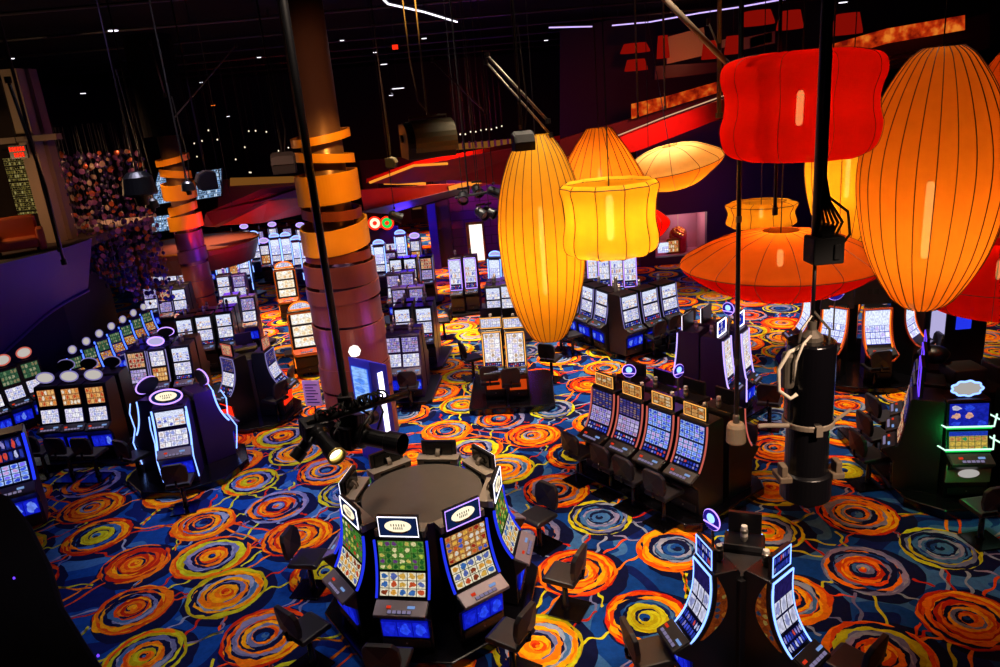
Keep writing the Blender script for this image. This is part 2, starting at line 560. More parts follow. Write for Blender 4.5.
def floor():
    b = MB()
    X0, X1, Y0, Y1 = -24., 30., 2.0, 60.0
    b.poly([(X0, Y0, 0), (X1, Y0, 0), (X1, Y1, 0), (X0, Y1, 0)], CK.index('blue'))
    wobs = {(i, k): wob(i, k) for i in range(12) for k in range(44)}
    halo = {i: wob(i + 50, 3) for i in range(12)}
    cen = {}
    for ia in range(-9, 10):
        for ib in range(-11, 5):
            for t, md in enumerate(MED):
                p = laid(LO + LA * (ia + md[0]) + LB * (ib + md[1]))
                if p.y < 5.0 or p.y > 55 or p.x < -p.y * .78 - 1 or p.x > p.y * .80 + 1 or p.x < -22 or p.x > 28:
                    continue
                cen[(ia, ib, t)] = p
    keys = list(cen)
    grid = {}
    for k in keys:
        grid.setdefault((int(cen[k].x // 2), int(cen[k].y // 2)), []).append(k)
    yarn = ['lime', 'gray', 'verm', 'orange', 'gray', 'slate', 'lime', 'lilac', 'red']
    for k in keys:
        p = cen[k]
        far = p.y > 26
        t = k[2]
        R0 = MED[t][2] * .95
        n = 28 if far else 56
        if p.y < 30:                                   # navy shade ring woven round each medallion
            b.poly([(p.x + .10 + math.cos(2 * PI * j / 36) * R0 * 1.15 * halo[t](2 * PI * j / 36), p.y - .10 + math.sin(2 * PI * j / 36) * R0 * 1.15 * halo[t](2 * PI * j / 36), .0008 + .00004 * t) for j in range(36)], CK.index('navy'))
        # strands of yarn running between neighbours
        if p.y < 28:
            for gx in (-1, 0, 1):
                for gy in (-1, 0, 1):
                    for k2 in grid.get((int(p.x // 2) + gx, int(p.y // 2) + gy), ()):
                        q = cen[k2]
                        d = (q - p)
                        dl = d.length
                        if k2 <= k or dl > 2.05 or dl < .3:
                            continue
                        hs = (t * 17 + k2[2] * 29)
                        g = random.Random(hs)
                        if g.random() < .04:
                            continue
                        u = d / dl
                        w = Vector((-u.y, u.x))
                        for sd in range(g.choice((2, 2, 2, 3))):
                            c = CK.index(g.choice(yarn))
                            off = g.uniform(-.30, .30)
                            s0, s1 = R0 * .93, dl - MED[k2[2]][2] * .93
                            if s1 - s0 < .05:
                                continue
                            ph, am, dr = g.uniform(0, 6), g.uniform(.012, .04), g.uniform(-.25, .25)
                            pts = []
                            for j in range(11):
                                f = j / 10
                                c0 = p + u * (s0 + (s1 - s0) * f) + w * (off + dr * f + am * math.sin(ph + f * 9))
                                pts.append((c0, .015 + .013 * math.sin(ph * 2 + f * 5) ** 2))
                            for j in range(10):
                                a0, h0 = pts[j]; a1, h1 = pts[j + 1]
                                b.poly([(a0.x + w.x * h0, a0.y + w.y * h0, .0016), (a0.x - w.x * h0, a0.y - w.y * h0, .0016), (a1.x - w.x * h1, a1.y - w.y * h1, .0016), (a1.x + w.x * h1, a1.y + w.y * h1, .0016)], c)
        rings = MED[t][3]
        if p.y < 21:                                   # thin outline yarn between the broad rings
            fine = []
            for q_, (fr, c) in enumerate(rings):
                fine.append((fr, c))
                nx_ = rings[q_ + 1][0] if q_ + 1 < len(rings) else 0
                if fr - nx_ > .075:
                    fine.append((fr - (fr - nx_) * .42, {'orange': 'verm', 'verm': 'gold', 'red': 'orange', 'gold': 'orange', 'lime': 'olive', 'olive': 'lime', 'blue': 'steel', 'navy': 'blue', 'slate': 'gray', 'lilac': 'slate', 'steel': 'gray', 'gray': 'steel'}[c]))
                    fine.append((fr - (fr - nx_) * .70, c))
                if q_ % 2 == 1 and fr > .25:
                    fine.append((nx_ + .022, 'navy'))
            rings = fine
        prev = None
        for ri, (fr, c) in enumerate(rings + [(0, None)]):
            if fr:
                wf = wobs[(t, ri)]
                amp = .8 if ri == 0 else 1.5
                ox, oy = .05 * R0 * math.sin(t * 2.3 + ri * 1.1) * (ri > 1), .05 * R0 * math.cos(t * 1.7 + ri * 1.9) * (ri > 1)
                cur = [(p.x + ox + math.cos(2 * PI * j / n) * R0 * fr * (1 + amp * (wf(2 * PI * j / n) - 1)),
                        p.y + oy + math.sin(2 * PI * j / n) * R0 * fr * (1 + amp * (wf(2 * PI * j / n) - 1)), .0022 + .0004 * ri) for j in range(n)]
            else:
                cur = None
            if prev:
                # every ring lies over the last one, as the weave shows it
                b.poly(prev[0], CK.index(prev[1]))
            prev = (cur, c) if cur else None
    o = b.build('floor', [carpet_mat(k) for k in CK])
    struct(o)
    o['label'] = 'casino carpet of orange, red and yellow medallions on blue'
    return o


floor()
# ------------------------------------------------------------------ slot machines, chairs
M['b_lilac'] = glow('button_lilac', '#a89cc8', .5)
M['b_red'] = glow('button_red', '#e03a1e', .8)
M['b_ice'] = glow('button_ice', '#8ab0f0', .7)
def bez(p0, p1, p2, n=8):
    return [((1 - t) ** 2 * p0[0] + 2 * t * (1 - t) * p1[0] + t * t * p2[0],
             (1 - t) ** 2 * p0[1] + 2 * t * (1 - t) * p1[1] + t * t * p2[1]) for t in [i / n for i in range(n + 1)]]


def sub(path, a, b):
    """slice of a path between two fractions"""
    n = len(path) - 1
    def pt(t):
        f = t * n
        i = min(n - 1, int(f))
        f -= i
        return (path[i][0] + (path[i + 1][0] - path[i][0]) * f, path[i][1] + (path[i + 1][1] - path[i][1]) * f)
    k = max(2, int((b - a) * n) + 1)
    return [pt(a + (b - a) * i / k) for i in range(k + 1)]


def oval(cx, cz, rx, rz, n=28, fn=None):
    return [(cx + math.cos(2 * PI * i / n) * rx * (fn(2 * PI * i / n) if fn else 1), cz + math.sin(2 * PI * i / n) * rz * (fn(2 * PI * i / n) if fn else 1)) for i in range(n)]


def plate(b, out, y0, y1, mi=0):
    """outline of (x, z) points made into a plate between y0 (front) and y1"""
    n = len(out)
    vs = [(x, y0, z) for x, z in out] + [(x, y1, z) for x, z in out]
    fs = [tuple(range(n)), tuple(range(n, 2 * n))[::-1]] + [(i, n + i, n + (i + 1) % n, (i + 1) % n) for i in range(n)]
    xs = [p[0] for p in out]; zs = [p[1] for p in out]
    f = lambda p: ((p[0] - min(xs)) / (max(xs) - min(xs)), (p[1] - min(zs)) / (max(zs) - min(zs)))
    uv = [[f(p) for p in out], [(0, 0)] * n] + [[(0, 0)] * 4] * n
    return b.raw(vs, fs, mi, uv)


PROF = {
    # screen path bottom, control, top; depth at back; total height
    'slant': dict(p=((-.26, .80), (-.06, 1.08), (-.05, 1.56)), back=.36, h=1.60),
    'curve': dict(p=((-.31, .74), (.0, 1.02), (-.05, 1.60)), back=.30, h=1.63),
    'upright': dict(p=((-.25, .78), (-.15, 1.15), (-.12, 1.62)), back=.38, h=1.66),
    'tall': dict(p=((-.27, .82), (-.17, 1.3), (-.15, 1.86)), back=.36, h=1.92),
}


def machine(name, label, group=None, W=.62, prof='slant', body='black', screens=(), side=None, side_r=.014,
            deck='deck', belly=None, topper=None, candle=None, side_art=None, trim=None, rear=False, frame=None, stand=0.0, neon=False, taper=1.0):
    """a slot machine standing with its foot at the origin and its player on the -y side"""
    pr = PROF[prof]
    path = bez(*pr['p'], 12)
    h, bk = pr['h'], pr['back']
    root = thing(name, label, 'slot machine', (0, 0, 0), 0, group)
    # cabinet: its side profile pulled across the width
    b = MB()
    fy0 = path[0][0]
    pf = [(-.28, 0), (-.30, .50), (fy0 - .20, .655), (fy0 - .20, .70), (fy0 - .02, .775)] + path + [(path[-1][0] + .03, h), (bk - .03, h), (bk, h - .05), (bk, 0)]
    b.prism(pf, -W / 2, W / 2)
    if taper != 1.0:                                      # narrower towards the back, so a ring of them closes
        yf = -.30
        b.v = [(x * (1 + (taper - 1) * min(1, max(0, (y - yf) / (bk - yf)))), y, z) for x, y, z in b.v]
    b.build('cabinet', M[body], root, bevel=.010)
    # door seam and lock on the lower front
    b = MB()
    b.box(-W / 2 + .05, W / 2 - .05, -.318, -.285, .08, .20, 0)
    b.lathe([(.012, 0), (.012, .02)], 8, 1, c=(0, -.318, .14), M=Matrix.Rotation(R(90), 3, 'X'))
    b.build('lower_door', [M['char'], M['silver']], root)
    for t0, t1, mt, inset in screens:
        b = MB()
        b.strip(sub(path, t0, t1), -W / 2 + inset, W / 2 - inset, .016)
        b.build('screen', M[mt], root)
    if frame:
        b = MB()
        pp = [( -W / 2 + .028, p[0] - .012, p[1]) for p in path]
        qq = [(W / 2 - .028, p[0] - .012, p[1]) for p in path[::-1]]
        b.tube(pp + qq, .013, 6, closed=True)
        b.build('light_frame', M[frame], root)
    if side:
        for sx in (-1, 1):
            b = MB()
            low = [(sx * (W / 2 - .004), -.305, .22), (sx * (W / 2 - .004), -.30, .78)] if prof == 'tall' else []
            b.tube(low + [(sx * (W / 2 - .004), p[0] - .008, p[1]) for p in path], side_r, 6)
            b.build('light_strip', M[side], root)
    if neon:                                             # zigzag neon on the flanks
        for sx in (-1, 1):
            b = MB()
            x = sx * (W / 2 + .012)
            b.tube([(x, -.22, h - .08), (x, -.30, h - .30), (x, -.26, .95), (x, -.40, .62), (x, -.36, .40), (x, -.30, .12)], .013, 6)
            b.build('neon_tube', M[neon], root)
    if side_art:
        for sx in (-1, 1):
            b = MB()
            o = [(p[0] + .05, p[1]) for p in path[1:]] + [(path[i][0] + .05 + .16 * math.sin(PI * i / 12), path[i][1]) for i in range(12, 0, -1)]
            x0, x1 = (W / 2, W / 2 + .008) if sx > 0 else (-W / 2 - .008, -W / 2)
            n = len(o)
            b.prism(o, x0, x1)
            ys = [p[0] for p in o]; zs = [p[1] for p in o]
            q = [((p[0] - min(ys)) / (max(ys) - min(ys)), (p[1] - min(zs)) / (max(zs) - min(zs))) for p in o]
            b.uv[0] = q[::-1]; b.uv[1] = q
            b.build('side_art', M[side_art], root)
    # button deck with its buttons
    b = MB()
    dpts = [(fy0 - .235, .66), (fy0 - .235, .705), (fy0 - .03, .80), (fy0 - .03, .70)]
    b.prism(dpts, -W / 2 + .01, W / 2 - .01)
    dk = b.build('button_deck', M[deck], root, bevel=.008)
    b = MB()
    ang = math.atan2(.095, .205)
    Mt = Matrix.Translation((0, fy0 - .17, .742)) @ Matrix.Rotation(ang, 4, 'X')
    b.box(-.17, .17, -.05, .0, -.004, .004, 1, Mt)
    for i in range(5):
        x = -.16 + .068 * i
        b.box(x, x + .05, -.045, -.005, .003, .014, 0, Mt)
    b.build('button_row', [M['b_lilac'], M['char']], dk)
    b = MB(); b.box(-.19, -.13, .03, .065, -.005, .008, 0, Mt); b.build('call_button', M['b_red'], dk)
    b = MB(); b.box(.10, .20, .03, .065, -.005, .008, 0, Mt); b.build('ticket_slot', M['b_ice'], dk)
    if belly:
        b = MB()
        b.strip([(-.300, .24), (-.318, .50)], -W / 2 + .045, W / 2 - .045, .03)
        b.build('belly_lamp', M[belly], root)
    if trim:
        b = MB()
        pp = [(-W / 2 - .005, p[0] - .02, p[1]) for p in path]
        qq = [(W / 2 + .005, p[0] - .02, p[1]) for p in path[::-1]]
        lo = [(W / 2 + .02, path[0][0] - .20, path[0][1] - .06), (W / 2 - .10, path[0][0] - .26, path[0][1] - .17), (-W / 2 + .10, path[0][0] - .26, path[0][1] - .17), (-W / 2 - .02, path[0][0] - .20, path[0][1] - .06)]
        b.tube(pp + qq + lo, .022, 6, closed=True)
        b.build('trim', M[trim], root)
    if rear:                                             # stepped service box on the top, seen from behind
        b = MB()
        b.box(-W / 2 + .04, W / 2 - .04, -.03, .16, h - .005, h + .09, 0)
        b.box(-W / 2 + .15, W / 2 - .15, .16, .168, h + .02, h + .07, 1)
        b.box(-W / 2 + .03, W / 2 - .03, -.04, .17, h + .09, h + .102, 0)
        b.box(-W / 2 + .02, -W / 2 + .06, -.05, .02, h, h + .108, 2)
        b.box(W / 2 - .06, W / 2 - .02, -.05, .02, h, h + .108, 2)
        b.build('service_box', [M['taupe'], M['black_matte'], M['silver']], root, bevel=.004)
    if topper:
        kind = topper['kind']
        w, hh = topper.get('w', .5), topper.get('h', .24)
        ty, tz = topper.get('y', .02), h + topper.get('dz', .04)
        b = MB()
        if kind == 'rect':
            g_ = topper.get('fr', .010) + .004 if topper.get('frame') else 0
            plate(b, [(-w / 2 - g_, tz - g_), (w / 2 + g_, tz - g_), (w / 2 + g_, tz + hh + g_), (-w / 2 - g_, tz + hh + g_)], ty, ty + .05)
        elif kind in ('oval', 'cloud', 'half'):
            fn = (lambda a: 1 + .07 * math.cos(9 * a)) if kind == 'cloud' else None
            o = oval(0, tz + hh / 2, w / 2, hh / 2, 54, fn)
            if kind == 'half':
                o = [(x, z) for x, z in oval(0, tz, w / 2, hh, 40) if z >= tz - 1e-6]
            plate(b, o, ty, ty + .05)
        tp = b.build('sign', M[topper.get('back', 'black')], root)
        b = MB()                                         # lit face
        e = .018
        if kind == 'rect':
            plate(b, [(-w / 2 + e, tz + e), (w / 2 - e, tz + e), (w / 2 - e, tz + hh - e), (-w / 2 + e, tz + hh - e)], ty - .006, ty)
        elif kind == 'half':
            plate(b, [(x * .92, tz + (z - tz) * .9 + .006) for x, z in o], ty - .006, ty)
        else:
            plate(b, oval(0, tz + hh / 2, w / 2 * .93, hh / 2 * .93, 54, fn), ty - .006, ty)
        b.build('sign_face', M[topper['mat']], tp)
        if topper.get('frame'):
            b = MB()
            if kind == 'rect':
                b.tube([(-w / 2, ty - .006, tz), (w / 2, ty - .006, tz), (w / 2, ty - .006, tz + hh), (-w / 2, ty - .006, tz + hh)], topper.get('fr', .010), 6, closed=True)
            else:
                b.tube([(x, ty - .004, z) for x, z in o], topper.get('fr', .010), 6, closed=True)
            b.build('sign_rim', M[topper['frame']], tp)
        if topper.get('badge'):                          # pale oval emblem with a gold scroll on the sign
            b = MB()
            plate(b, oval(0, tz + hh * .54, w * .34, hh * .30, 32), ty - .012, ty - .004, 0)
            plate(b, [(-w * .24, tz + hh * .24), (-w * .12, tz + hh * .17), (w * .12, tz + hh * .17), (w * .24, tz + hh * .24), (w * .24, tz + hh * .33), (w * .12, tz + hh * .25), (-w * .12, tz + hh * .25), (-w * .24, tz + hh * .33)], ty - .015, ty - .008, 1)
            for zc, wd, n in ((.60, .40, 6), (.44, .26, 5)):      # two lines of worn lettering strokes
                for i in range(n):
                    x = (-.5 + (i + .5) / n) * w * wd
                    b.box(x - w * .012, x + w * .012, ty - .0145, ty - .011, tz + hh * (zc - .06), tz + hh * (zc + .06), 2)
            b.build('emblem', [M[topper['badge']], M['brass'], M['taupe']], tp)
        b = MB()
        if topper.get('bracket') == 'curved':
            b.strip([(.10, h + .10), (.10, h + .13), (.085, tz + hh * .52), (.05, tz + hh * .66), (.01, tz + hh * .70)], -.035, .035, .02)
            b.box(-w / 2 + .05, w / 2 - .05, ty + .05, ty + .075, tz + .03, tz + hh - .02, 1)
        else:
            b.box(-w * .16, w * .16, ty + .008, ty + .055, h - .02, tz + .03, 0)
        b.build('sign_bracket', [M['taupe'] if topper.get('bracket') else M['black'], M['black_gloss']], root)
    if candle:
        b = MB()
        cy = candle if isinstance(candle, float) else .22
        b.lathe([(.03, h - .01), (.03, h + .02), (.045, h + .03), (.045, h + .07)], 12, 0, c=(0, cy, 0))
        b.lathe([(.042, h + .07), (.042, h + .115)], 12, 1, c=(0, cy, 0))
        b.lathe([(.046, h + .115), (.046, h + .155), (.035, h + .165)], 12, 0, c=(0, cy, 0))
        b.lathe([(.038, h + .165), (.036, h + .205), (.01, h + .215)], 12, 1, c=(0, cy, 0))
        b.build('candle_light', [M['silver'], M['white_plastic']], root)
    return root


def chair_proto():
    root = thing('casino_chair', 'black swivel chair', 'chair')
    b = MB()
    b.box(-.24, .24, -.30, .18, 0.002, .03)
    b.build('base_plate', M['black_gloss'], root, bevel=.006)
    b = MB()
    b.lathe([(.07, .03), (.045, .06), (.04, .50), (.09, .54)], 14)
    b.build('pedestal', M['black_gloss'], root, smooth=True)
    b = MB()
    prof = [(-.23, .535), (-.25, .57), (-.22, .61), (0, .62), (.19, .625), (.245, .60), (.25, .56), (.22, .535)]
    b.prism(prof, -.23, .23)
    b.build('seat', M['leather'], root, bevel=.025)
    b = MB()
    out = [(-.20, .66), (.20, .66), (.235, .80), (.225, .98), (.16, 1.06), (-.16, 1.06), (-.225, .98), (-.235, .80)]
    n = len(out)
    bend = lambda x, z: -.25 - .10 * (z - .66) + .14 * x * x / .05 * .25
    vs = [(x, bend(x, z) - .04, z) for x, z in out] + [(x, bend(x, z) + .03, z) for x, z in out]
    cb, cf = (0, bend(0, .86) - .045, .86), (0, bend(0, .86) + .025, .86)
    vs += [cb, cf]
    fs = [((i + 1) % n, i, 2 * n) for i in range(n)] + [(n + i, n + (i + 1) % n, 2 * n + 1) for i in range(n)]
    fs += [(i, (i + 1) % n, n + (i + 1) % n, n + i) for i in range(n)]
    b.raw(vs, fs)
    b.build('backrest', M['leather'], root, bevel=.012)
    b = MB()
    b.tube([(0, -.05, .53), (0, -.20, .54), (0, -.29, .60), (0, -.30, .72)], .022, 8)
    b.build('back_post', M['black_gloss'], root, smooth=True)
    return root


CHAIR = chair_proto()
CHAIR_USED = []


def chair(p, face, label, group='chairs at the slot machines'):
    """face: angle of the direction the sitter looks, in degrees from +x"""
    rz = R(face - 90)
    if not CHAIR_USED:
        CHAIR_USED.append(1)
        CHAIR.location = (p[0], p[1], 0); CHAIR.rotation_euler = (0, 0, rz)
        tag(CHAIR, label, 'chair', group)
        return CHAIR
    return dup(CHAIR, (p[0], p[1], 0), rz, label, group)


def put(proto, used, p, face, label, group, z=0.0, sc=1.0):
    """face: direction the screen looks, degrees from +x. The first call moves the prototype itself."""
    rz = R(face + 90)
    k = proto.name
    if k not in used:
        used.add(k)
        proto.location = (p[0], p[1], z); proto.rotation_euler = (0, 0, rz); proto.scale = (sc,) * 3
        tag(proto, label, 'slot machine', group)
        return proto
    return dup(proto, (p[0], p[1], z), rz, label, group, sc)


USED = set()


def plinth(name, label, outline, z=.14, mat='black', edge=None):
    root = thing(name, label, 'platform', (0, 0, 0))
    b = MB()
    b.slab(outline, 0.004, z)
    b.build('deck_slab', M[mat], root, bevel=.02)
    if edge:
        b = MB()
        b.tube([(x, y, z - .02) for x, y in outline], .014, 6, closed=True)
        b.build('edge_trim', M[edge], root)
    return root


def rot2(x, y, deg):
    c, s_ = math.cos(R(deg)), math.sin(R(deg))
    return (x * c - y * s_, x * s_ + y * c)


def rectline(c, w, d, deg, ch=.12):
    pts = [(-w / 2 + ch, -d / 2), (w / 2 - ch, -d / 2), (w / 2, -d / 2 + ch), (w / 2, d / 2 - ch), (w / 2 - ch, d / 2), (-w / 2 + ch, d / 2), (-w / 2, d / 2 - ch), (-w / 2, -d / 2 + ch)]
    return [(c[0] + rot2(x, y, deg)[0], c[1] + rot2(x, y, deg)[1]) for x, y in pts]
# ================================================================== near round bank: eight machines back to back
CA = Vector((-1.31, 9.46))
plinth('round_bank_platform', 'black octagonal platform under the nearest ring of slot machines',
       [(CA.x + math.cos(R(-101 + 22.5 + 45 * k)) * 1.62, CA.y + math.sin(R(-101 + 22.5 + 45 * k)) * 1.62) for k in range(8)], .16, 'black_gloss')
pA = machine('slot_machine', 'x', None, W=.74, taper=.5, prof='slant', body='black', screens=((.04, .48, 's_reel', .05), (.52, 1.0, 's_green', .05)),
             side='g_blue_soft', side_r=.020, deck='deck', belly='s_belly', rear=True,
             topper=dict(kind='rect', fr=.008, w=.54, h=.29, dz=.03, y=-.06, mat='g_navy_sign', frame='g_white', badge='g_cream', bracket='curved')) if M.setdefault('g_navy_sign', glow('sign_navy', '#10204a', .9)) else None
pA2 = machine('slot_machine', 'x', None, W=.74, taper=.5, prof='slant', body='black', screens=((.04, .48, 's_reel', .05), (.52, .98, 's_redgold', .05)),
              side='g_blue_soft', side_r=.020, deck='deck', belly='s_belly', rear=True,
              topper=dict(kind='rect', fr=.008, w=.54, h=.29, dz=.03, y=-.06, mat='g_navy_sign', frame='g_lilac', badge='g_cream', bracket='curved'))
LBL_A = {0: 'slot machine with green and gold screens, nearest the camera in the near ring', 1: 'slot machine with red and gold top screen, right of the nearest one in the ring',
         2: 'slot machine on the right side of the near ring, screens facing right', 3: 'slot machine at the back right of the near ring, dark sign seen from behind',
         4: 'farthest slot machine of the near ring, taupe stepped box and sign back showing', 5: 'slot machine of the near ring just left of its farthest one, from behind',
         6: 'slot machine at the back left of the near ring, sign back tilted to the left', 7: 'slot machine on the left side of the near ring, screens facing left'}
for k in range(8):
    a = -101 + 45 * k
    c = CA + Vector((math.cos(R(a)), math.sin(R(a)))) * 1.05
    put(pA2 if k in (1,) else pA, USED, c, a, LBL_A[k], 'ring of slot machines nearest the camera', .20, .97)
# round counter top that closes the middle of the ring
o = thing('ring_counter', 'dark grey round counter top in the middle of the near slot ring', 'counter', (CA.x, CA.y, 0))
b = MB(); b.lathe([(.60, .17), (.60, 1.755)], 40); b.build('drum', M['black'], o)
b = MB(); b.lathe([(.86, 1.758), (.865, 1.785), (.85, 1.79)], 48); b.build('counter_top', M['grey_top'], o)
for k, w in ((-101, 'in front of the nearest machine of the near ring'), (-56, 'at the right front machine of the near ring'), (-15, 'at the right side of the near ring'),
             (33, 'at the back right of the near ring, beside the orange medallion'), (-143, 'at the left front of the near ring'), (167, 'at the left side of the near ring')):
    r = 1.98
    p = CA + Vector((math.cos(R(k)), math.sin(R(k)))) * r
    chair(p, k + 180 + {-56: 22, -15: -14, 33: 10, -143: 12}.get(k, 0), 'black vinyl swivel chair ' + w, 'chairs around the near ring')

# ================================================================== near right pod: three machines in a Y
CB = Vector((2.60, 7.42))
pB = machine('slot_machine', 'x', None, W=.46, prof='curve', body='black', screens=((.05, .30, 's_strip', .05), (.33, .98, 's_dark', .04)), frame='g_ice',
             deck='char', belly='s_belly', side_art='art_orange', candle=.16,
             topper=dict(kind='rect', w=.36, h=.25, dz=.03, y=-.03, mat='s_strip', frame='g_ice', fr=.008))
for a, lb in ((-168, 'curved slot machine with blue lit edge on the left of the near right pod'), (-52, 'curved slot machine with blue lit edge on the right of the near right pod'),
              (68, 'slot machine at the back of the near right pod, facing away')):
    c = CB + Vector((math.cos(R(a)), math.sin(R(a)))) * .46
    put(pB, USED, c, a, lb, 'three machines of the near right pod', .10)
plinth('pod_platform', 'black three-armed platform under the near right pod', [(CB.x + math.cos(R(8 + a)) * r, CB.y + math.sin(R(8 + a)) * r) for a, r in ((38, .95), (82, .95), (120, .45), (160, .95), (208, .95), (240, .45), (276, .95), (324, .95), (0, .45))], .10, 'black_gloss')
o = thing('pod_housing', 'black three-sided housing joining the backs of the near right pod', 'housing', (CB.x, CB.y, 0))
b = MB(); b.slab([(math.cos(R(8 + 60 * k)) * (.34 if k % 2 == 0 else .30), math.sin(R(8 + 60 * k)) * (.34 if k % 2 == 0 else .30)) for k in range(6)], .10, 1.60)
b.build('shell', M['black'], o, bevel=.01)
b = MB(); b.slab([(math.cos(R(8 + 60 * k)) * .28, math.sin(R(8 + 60 * k)) * .28) for k in range(6)], 1.60, 1.63)
b.build('lid', M['char'], o)


def disc_sign(p, r, rz, label, zc, mat='g_violet_sign'):
    M.setdefault('g_violet_sign', glow('sign_violet', '#2e1c98', .7))
    o = thing('round_sign', label, 'sign', (p[0], p[1], 0), R(rz))
    b = MB(); b.tube([(0, .03, 1.6), (0, .03, zc - r * .6)], .018, 8); b.build('post', M['silver'], o)
    b = MB(); plate(b, oval(0, zc, r, r, 30), 0, .025); b.build('disc', M[mat], o)
    b = MB(); b.tube([(x, .012, z) for x, z in oval(0, zc, r, r, 30)], .010, 6, closed=True)
    b.tube([(-r * .9, -.004, zc - r * .4), (r * .9, -.004, zc - r * .4)], .010, 6); b.build('rim', M['g_lilac'], o)
    b = MB(); plate(b, oval(0, zc + r * .2, r * .42, r * .42, 5, lambda a: 1), -.008, 0); b.tube([(x, -.006, z) for x, z in oval(0, zc + r * .2, r * .42, r * .42, 20)], .008, 6, closed=True)
    b.build('star_mark', M['g_ice'], o)
    return o


disc_sign(spot(711, 520, 2.0), .13, -62, 'round violet sign on a post at the back of the near right pod', 2.0)
chair(spot(650, 652, .6), 10, 'black swivel chair at the left machine of the near right pod, bottom of the picture', 'chairs at the near right pod')
chair(spot(852, 662, .6), 128, 'black swivel chair at the right of the near right pod, cut off below', 'chairs at the near right pod')

# ================================================================== four machines in a line with four more behind
nC = Vector((-.82, -.575)); dC = Vector((.575, -.82))
pC = machine('slot_machine', 'x', None, W=.60, prof='slant', body='black', screens=((.02, .20, 's_strip', .05), (.24, .62, 's_lilac', .05), (.65, .98, 's_lilac_top', .05)),
             side='g_pink', side_r=.016, deck='char', belly=None, candle=.26, topper=dict(kind='rect', w=.44, h=.22, dz=.03, y=0.0, mat='s_orange_sign', frame='g_amber')) if M.setdefault('s_orange_sign', screen('sign_amber_scroll', 3, 3, ['#e8a860', '#f0d8b0', '#c86a2a'], '#2a1408', .7, .44)) else None
pC2 = machine('slot_machine', 'x', None, W=.60, prof='slant', body='black', screens=((.02, .20, 's_strip', .05), (.24, .62, 's_blue', .05), (.65, .98, 's_blue', .05)),
              side='g_pink', side_r=.016, deck='char', belly=None, candle=.26, topper=dict(kind='rect', w=.44, h=.22, dz=.03, y=0.0, mat='s_orange_sign', frame='g_amber'))
f0 = spot(601, 392, 1.7).to_2d(); f1 = spot(691, 424, 1.7).to_2d()
step = (f1 - f0) / 3
dC = step.normalized(); nC = Vector((dC.y, -dC.x)) if Vector((dC.y, -dC.x)).y < 0 else Vector((-dC.y, dC.x))
angC = math.degrees(math.atan2(nC.y, nC.x))
for k in range(4):
    p = f0 + step * k
    put(pC2 if k >= 2 else pC, USED, p - nC * .10, angC, ['lilac-screened slot machine, far left end of the row of four', 'lilac-screened slot machine, second from the left in the row of four',
        'blue-screened slot machine, third from the left in the row of four', 'blue-screened slot machine at the right end of the row of four, dark side showing'][k], 'row of four machines with amber signs', .16)
for k in range(4):
    p = f0 + step * k - nC * .98
    put(pC, USED, p, angC + 180, 'slot machine facing away behind the %s amber-signed machine of the row of four' % ORD[k + 1], 'machines behind the row of four', .16)
plinth('row_platform', 'black platform under the row of four amber-signed machines', rectline((f0 + f1) / 2 - nC * .54, step.length * 4 + .25, 2.1, math.degrees(math.atan2(dC.y, dC.x)), .2), .16, 'black_gloss')
for i, (x, y) in enumerate(((592, 446), (622, 458), (645, 470), (676, 484))):
    chair(spot(x, y, .6).to_2d() + nC * .30, angC + 180, 'black swivel chair at the %s machine of the row of four' % ORD[i + 1], 'chairs at the row of four')
chair(spot(729, 455, .6).to_2d() - nC * .25, angC, 'black swivel chair behind the row of four, below the hanging white lamp', 'chairs at the row of four')
disc_sign(spot(629, 371, 2.05), .12, -15, 'round violet sign above the second machine of the row of four', 2.05)
disc_sign(spot(679, 371, 2.15), .12, 30, 'round violet sign behind the fourth machine of the row of four', 2.15)

# ================================================================== violet towers
pD = machine('slot_machine', 'x', None, W=.50, prof='tall', body='violet_body', screens=((.02, .12, 's_strip', .06), (.18, .98, 's_ornate', .07)), side='g_lilac_edge', side_r=.018,
             deck='char', belly='s_belly', candle=.2, topper=dict(kind='rect', w=.48, h=.32, dz=.03, y=-.03, mat='s_bluecrest', frame='g_white', fr=.018)) if M.setdefault('g_lilac_edge', glow('light_lilac_edge', '#b8a0ff', 1.7)) else None
dp = spot(724, 356, 1.5).to_2d(); dq = dp + Vector((.52, .40))
dd = (dq - dp).normalized(); nD = Vector((dd.y, -dd.x)); aD = math.degrees(math.atan2(nD.y, nD.x)) + 14
put(pD, USED, dp - nD * .10, aD, 'violet tower slot machine with white-framed sign, left of the black pole', 'violet tower machines', .14, .94)
put(pD, USED, dq - nD * .10, aD, 'violet tower slot machine with white-framed sign, right of the black pole', 'violet tower machines', .14, .94)
put(pD, USED, dp - nD * .92, aD + 180, 'violet tower slot machine facing away, sign edge lit white on the far left', 'violet tower machines', .14, .94)
put(pD, USED, dq - nD * .92, aD + 180, 'violet tower slot machine facing away, behind the right tower', 'violet tower machines', .14, .94)
plinth('tower_platform', 'black platform under the violet tower machines', rectline((dp + dq) / 2 - nD * .50, (dq - dp).length + 1.0, 1.9, math.degrees(math.atan2(dd.y, dd.x))), .14, 'black_gloss')
disc_sign(spot(728, 309, 2.5), .13, -50, 'round violet sign on a post above the violet towers', 2.5)

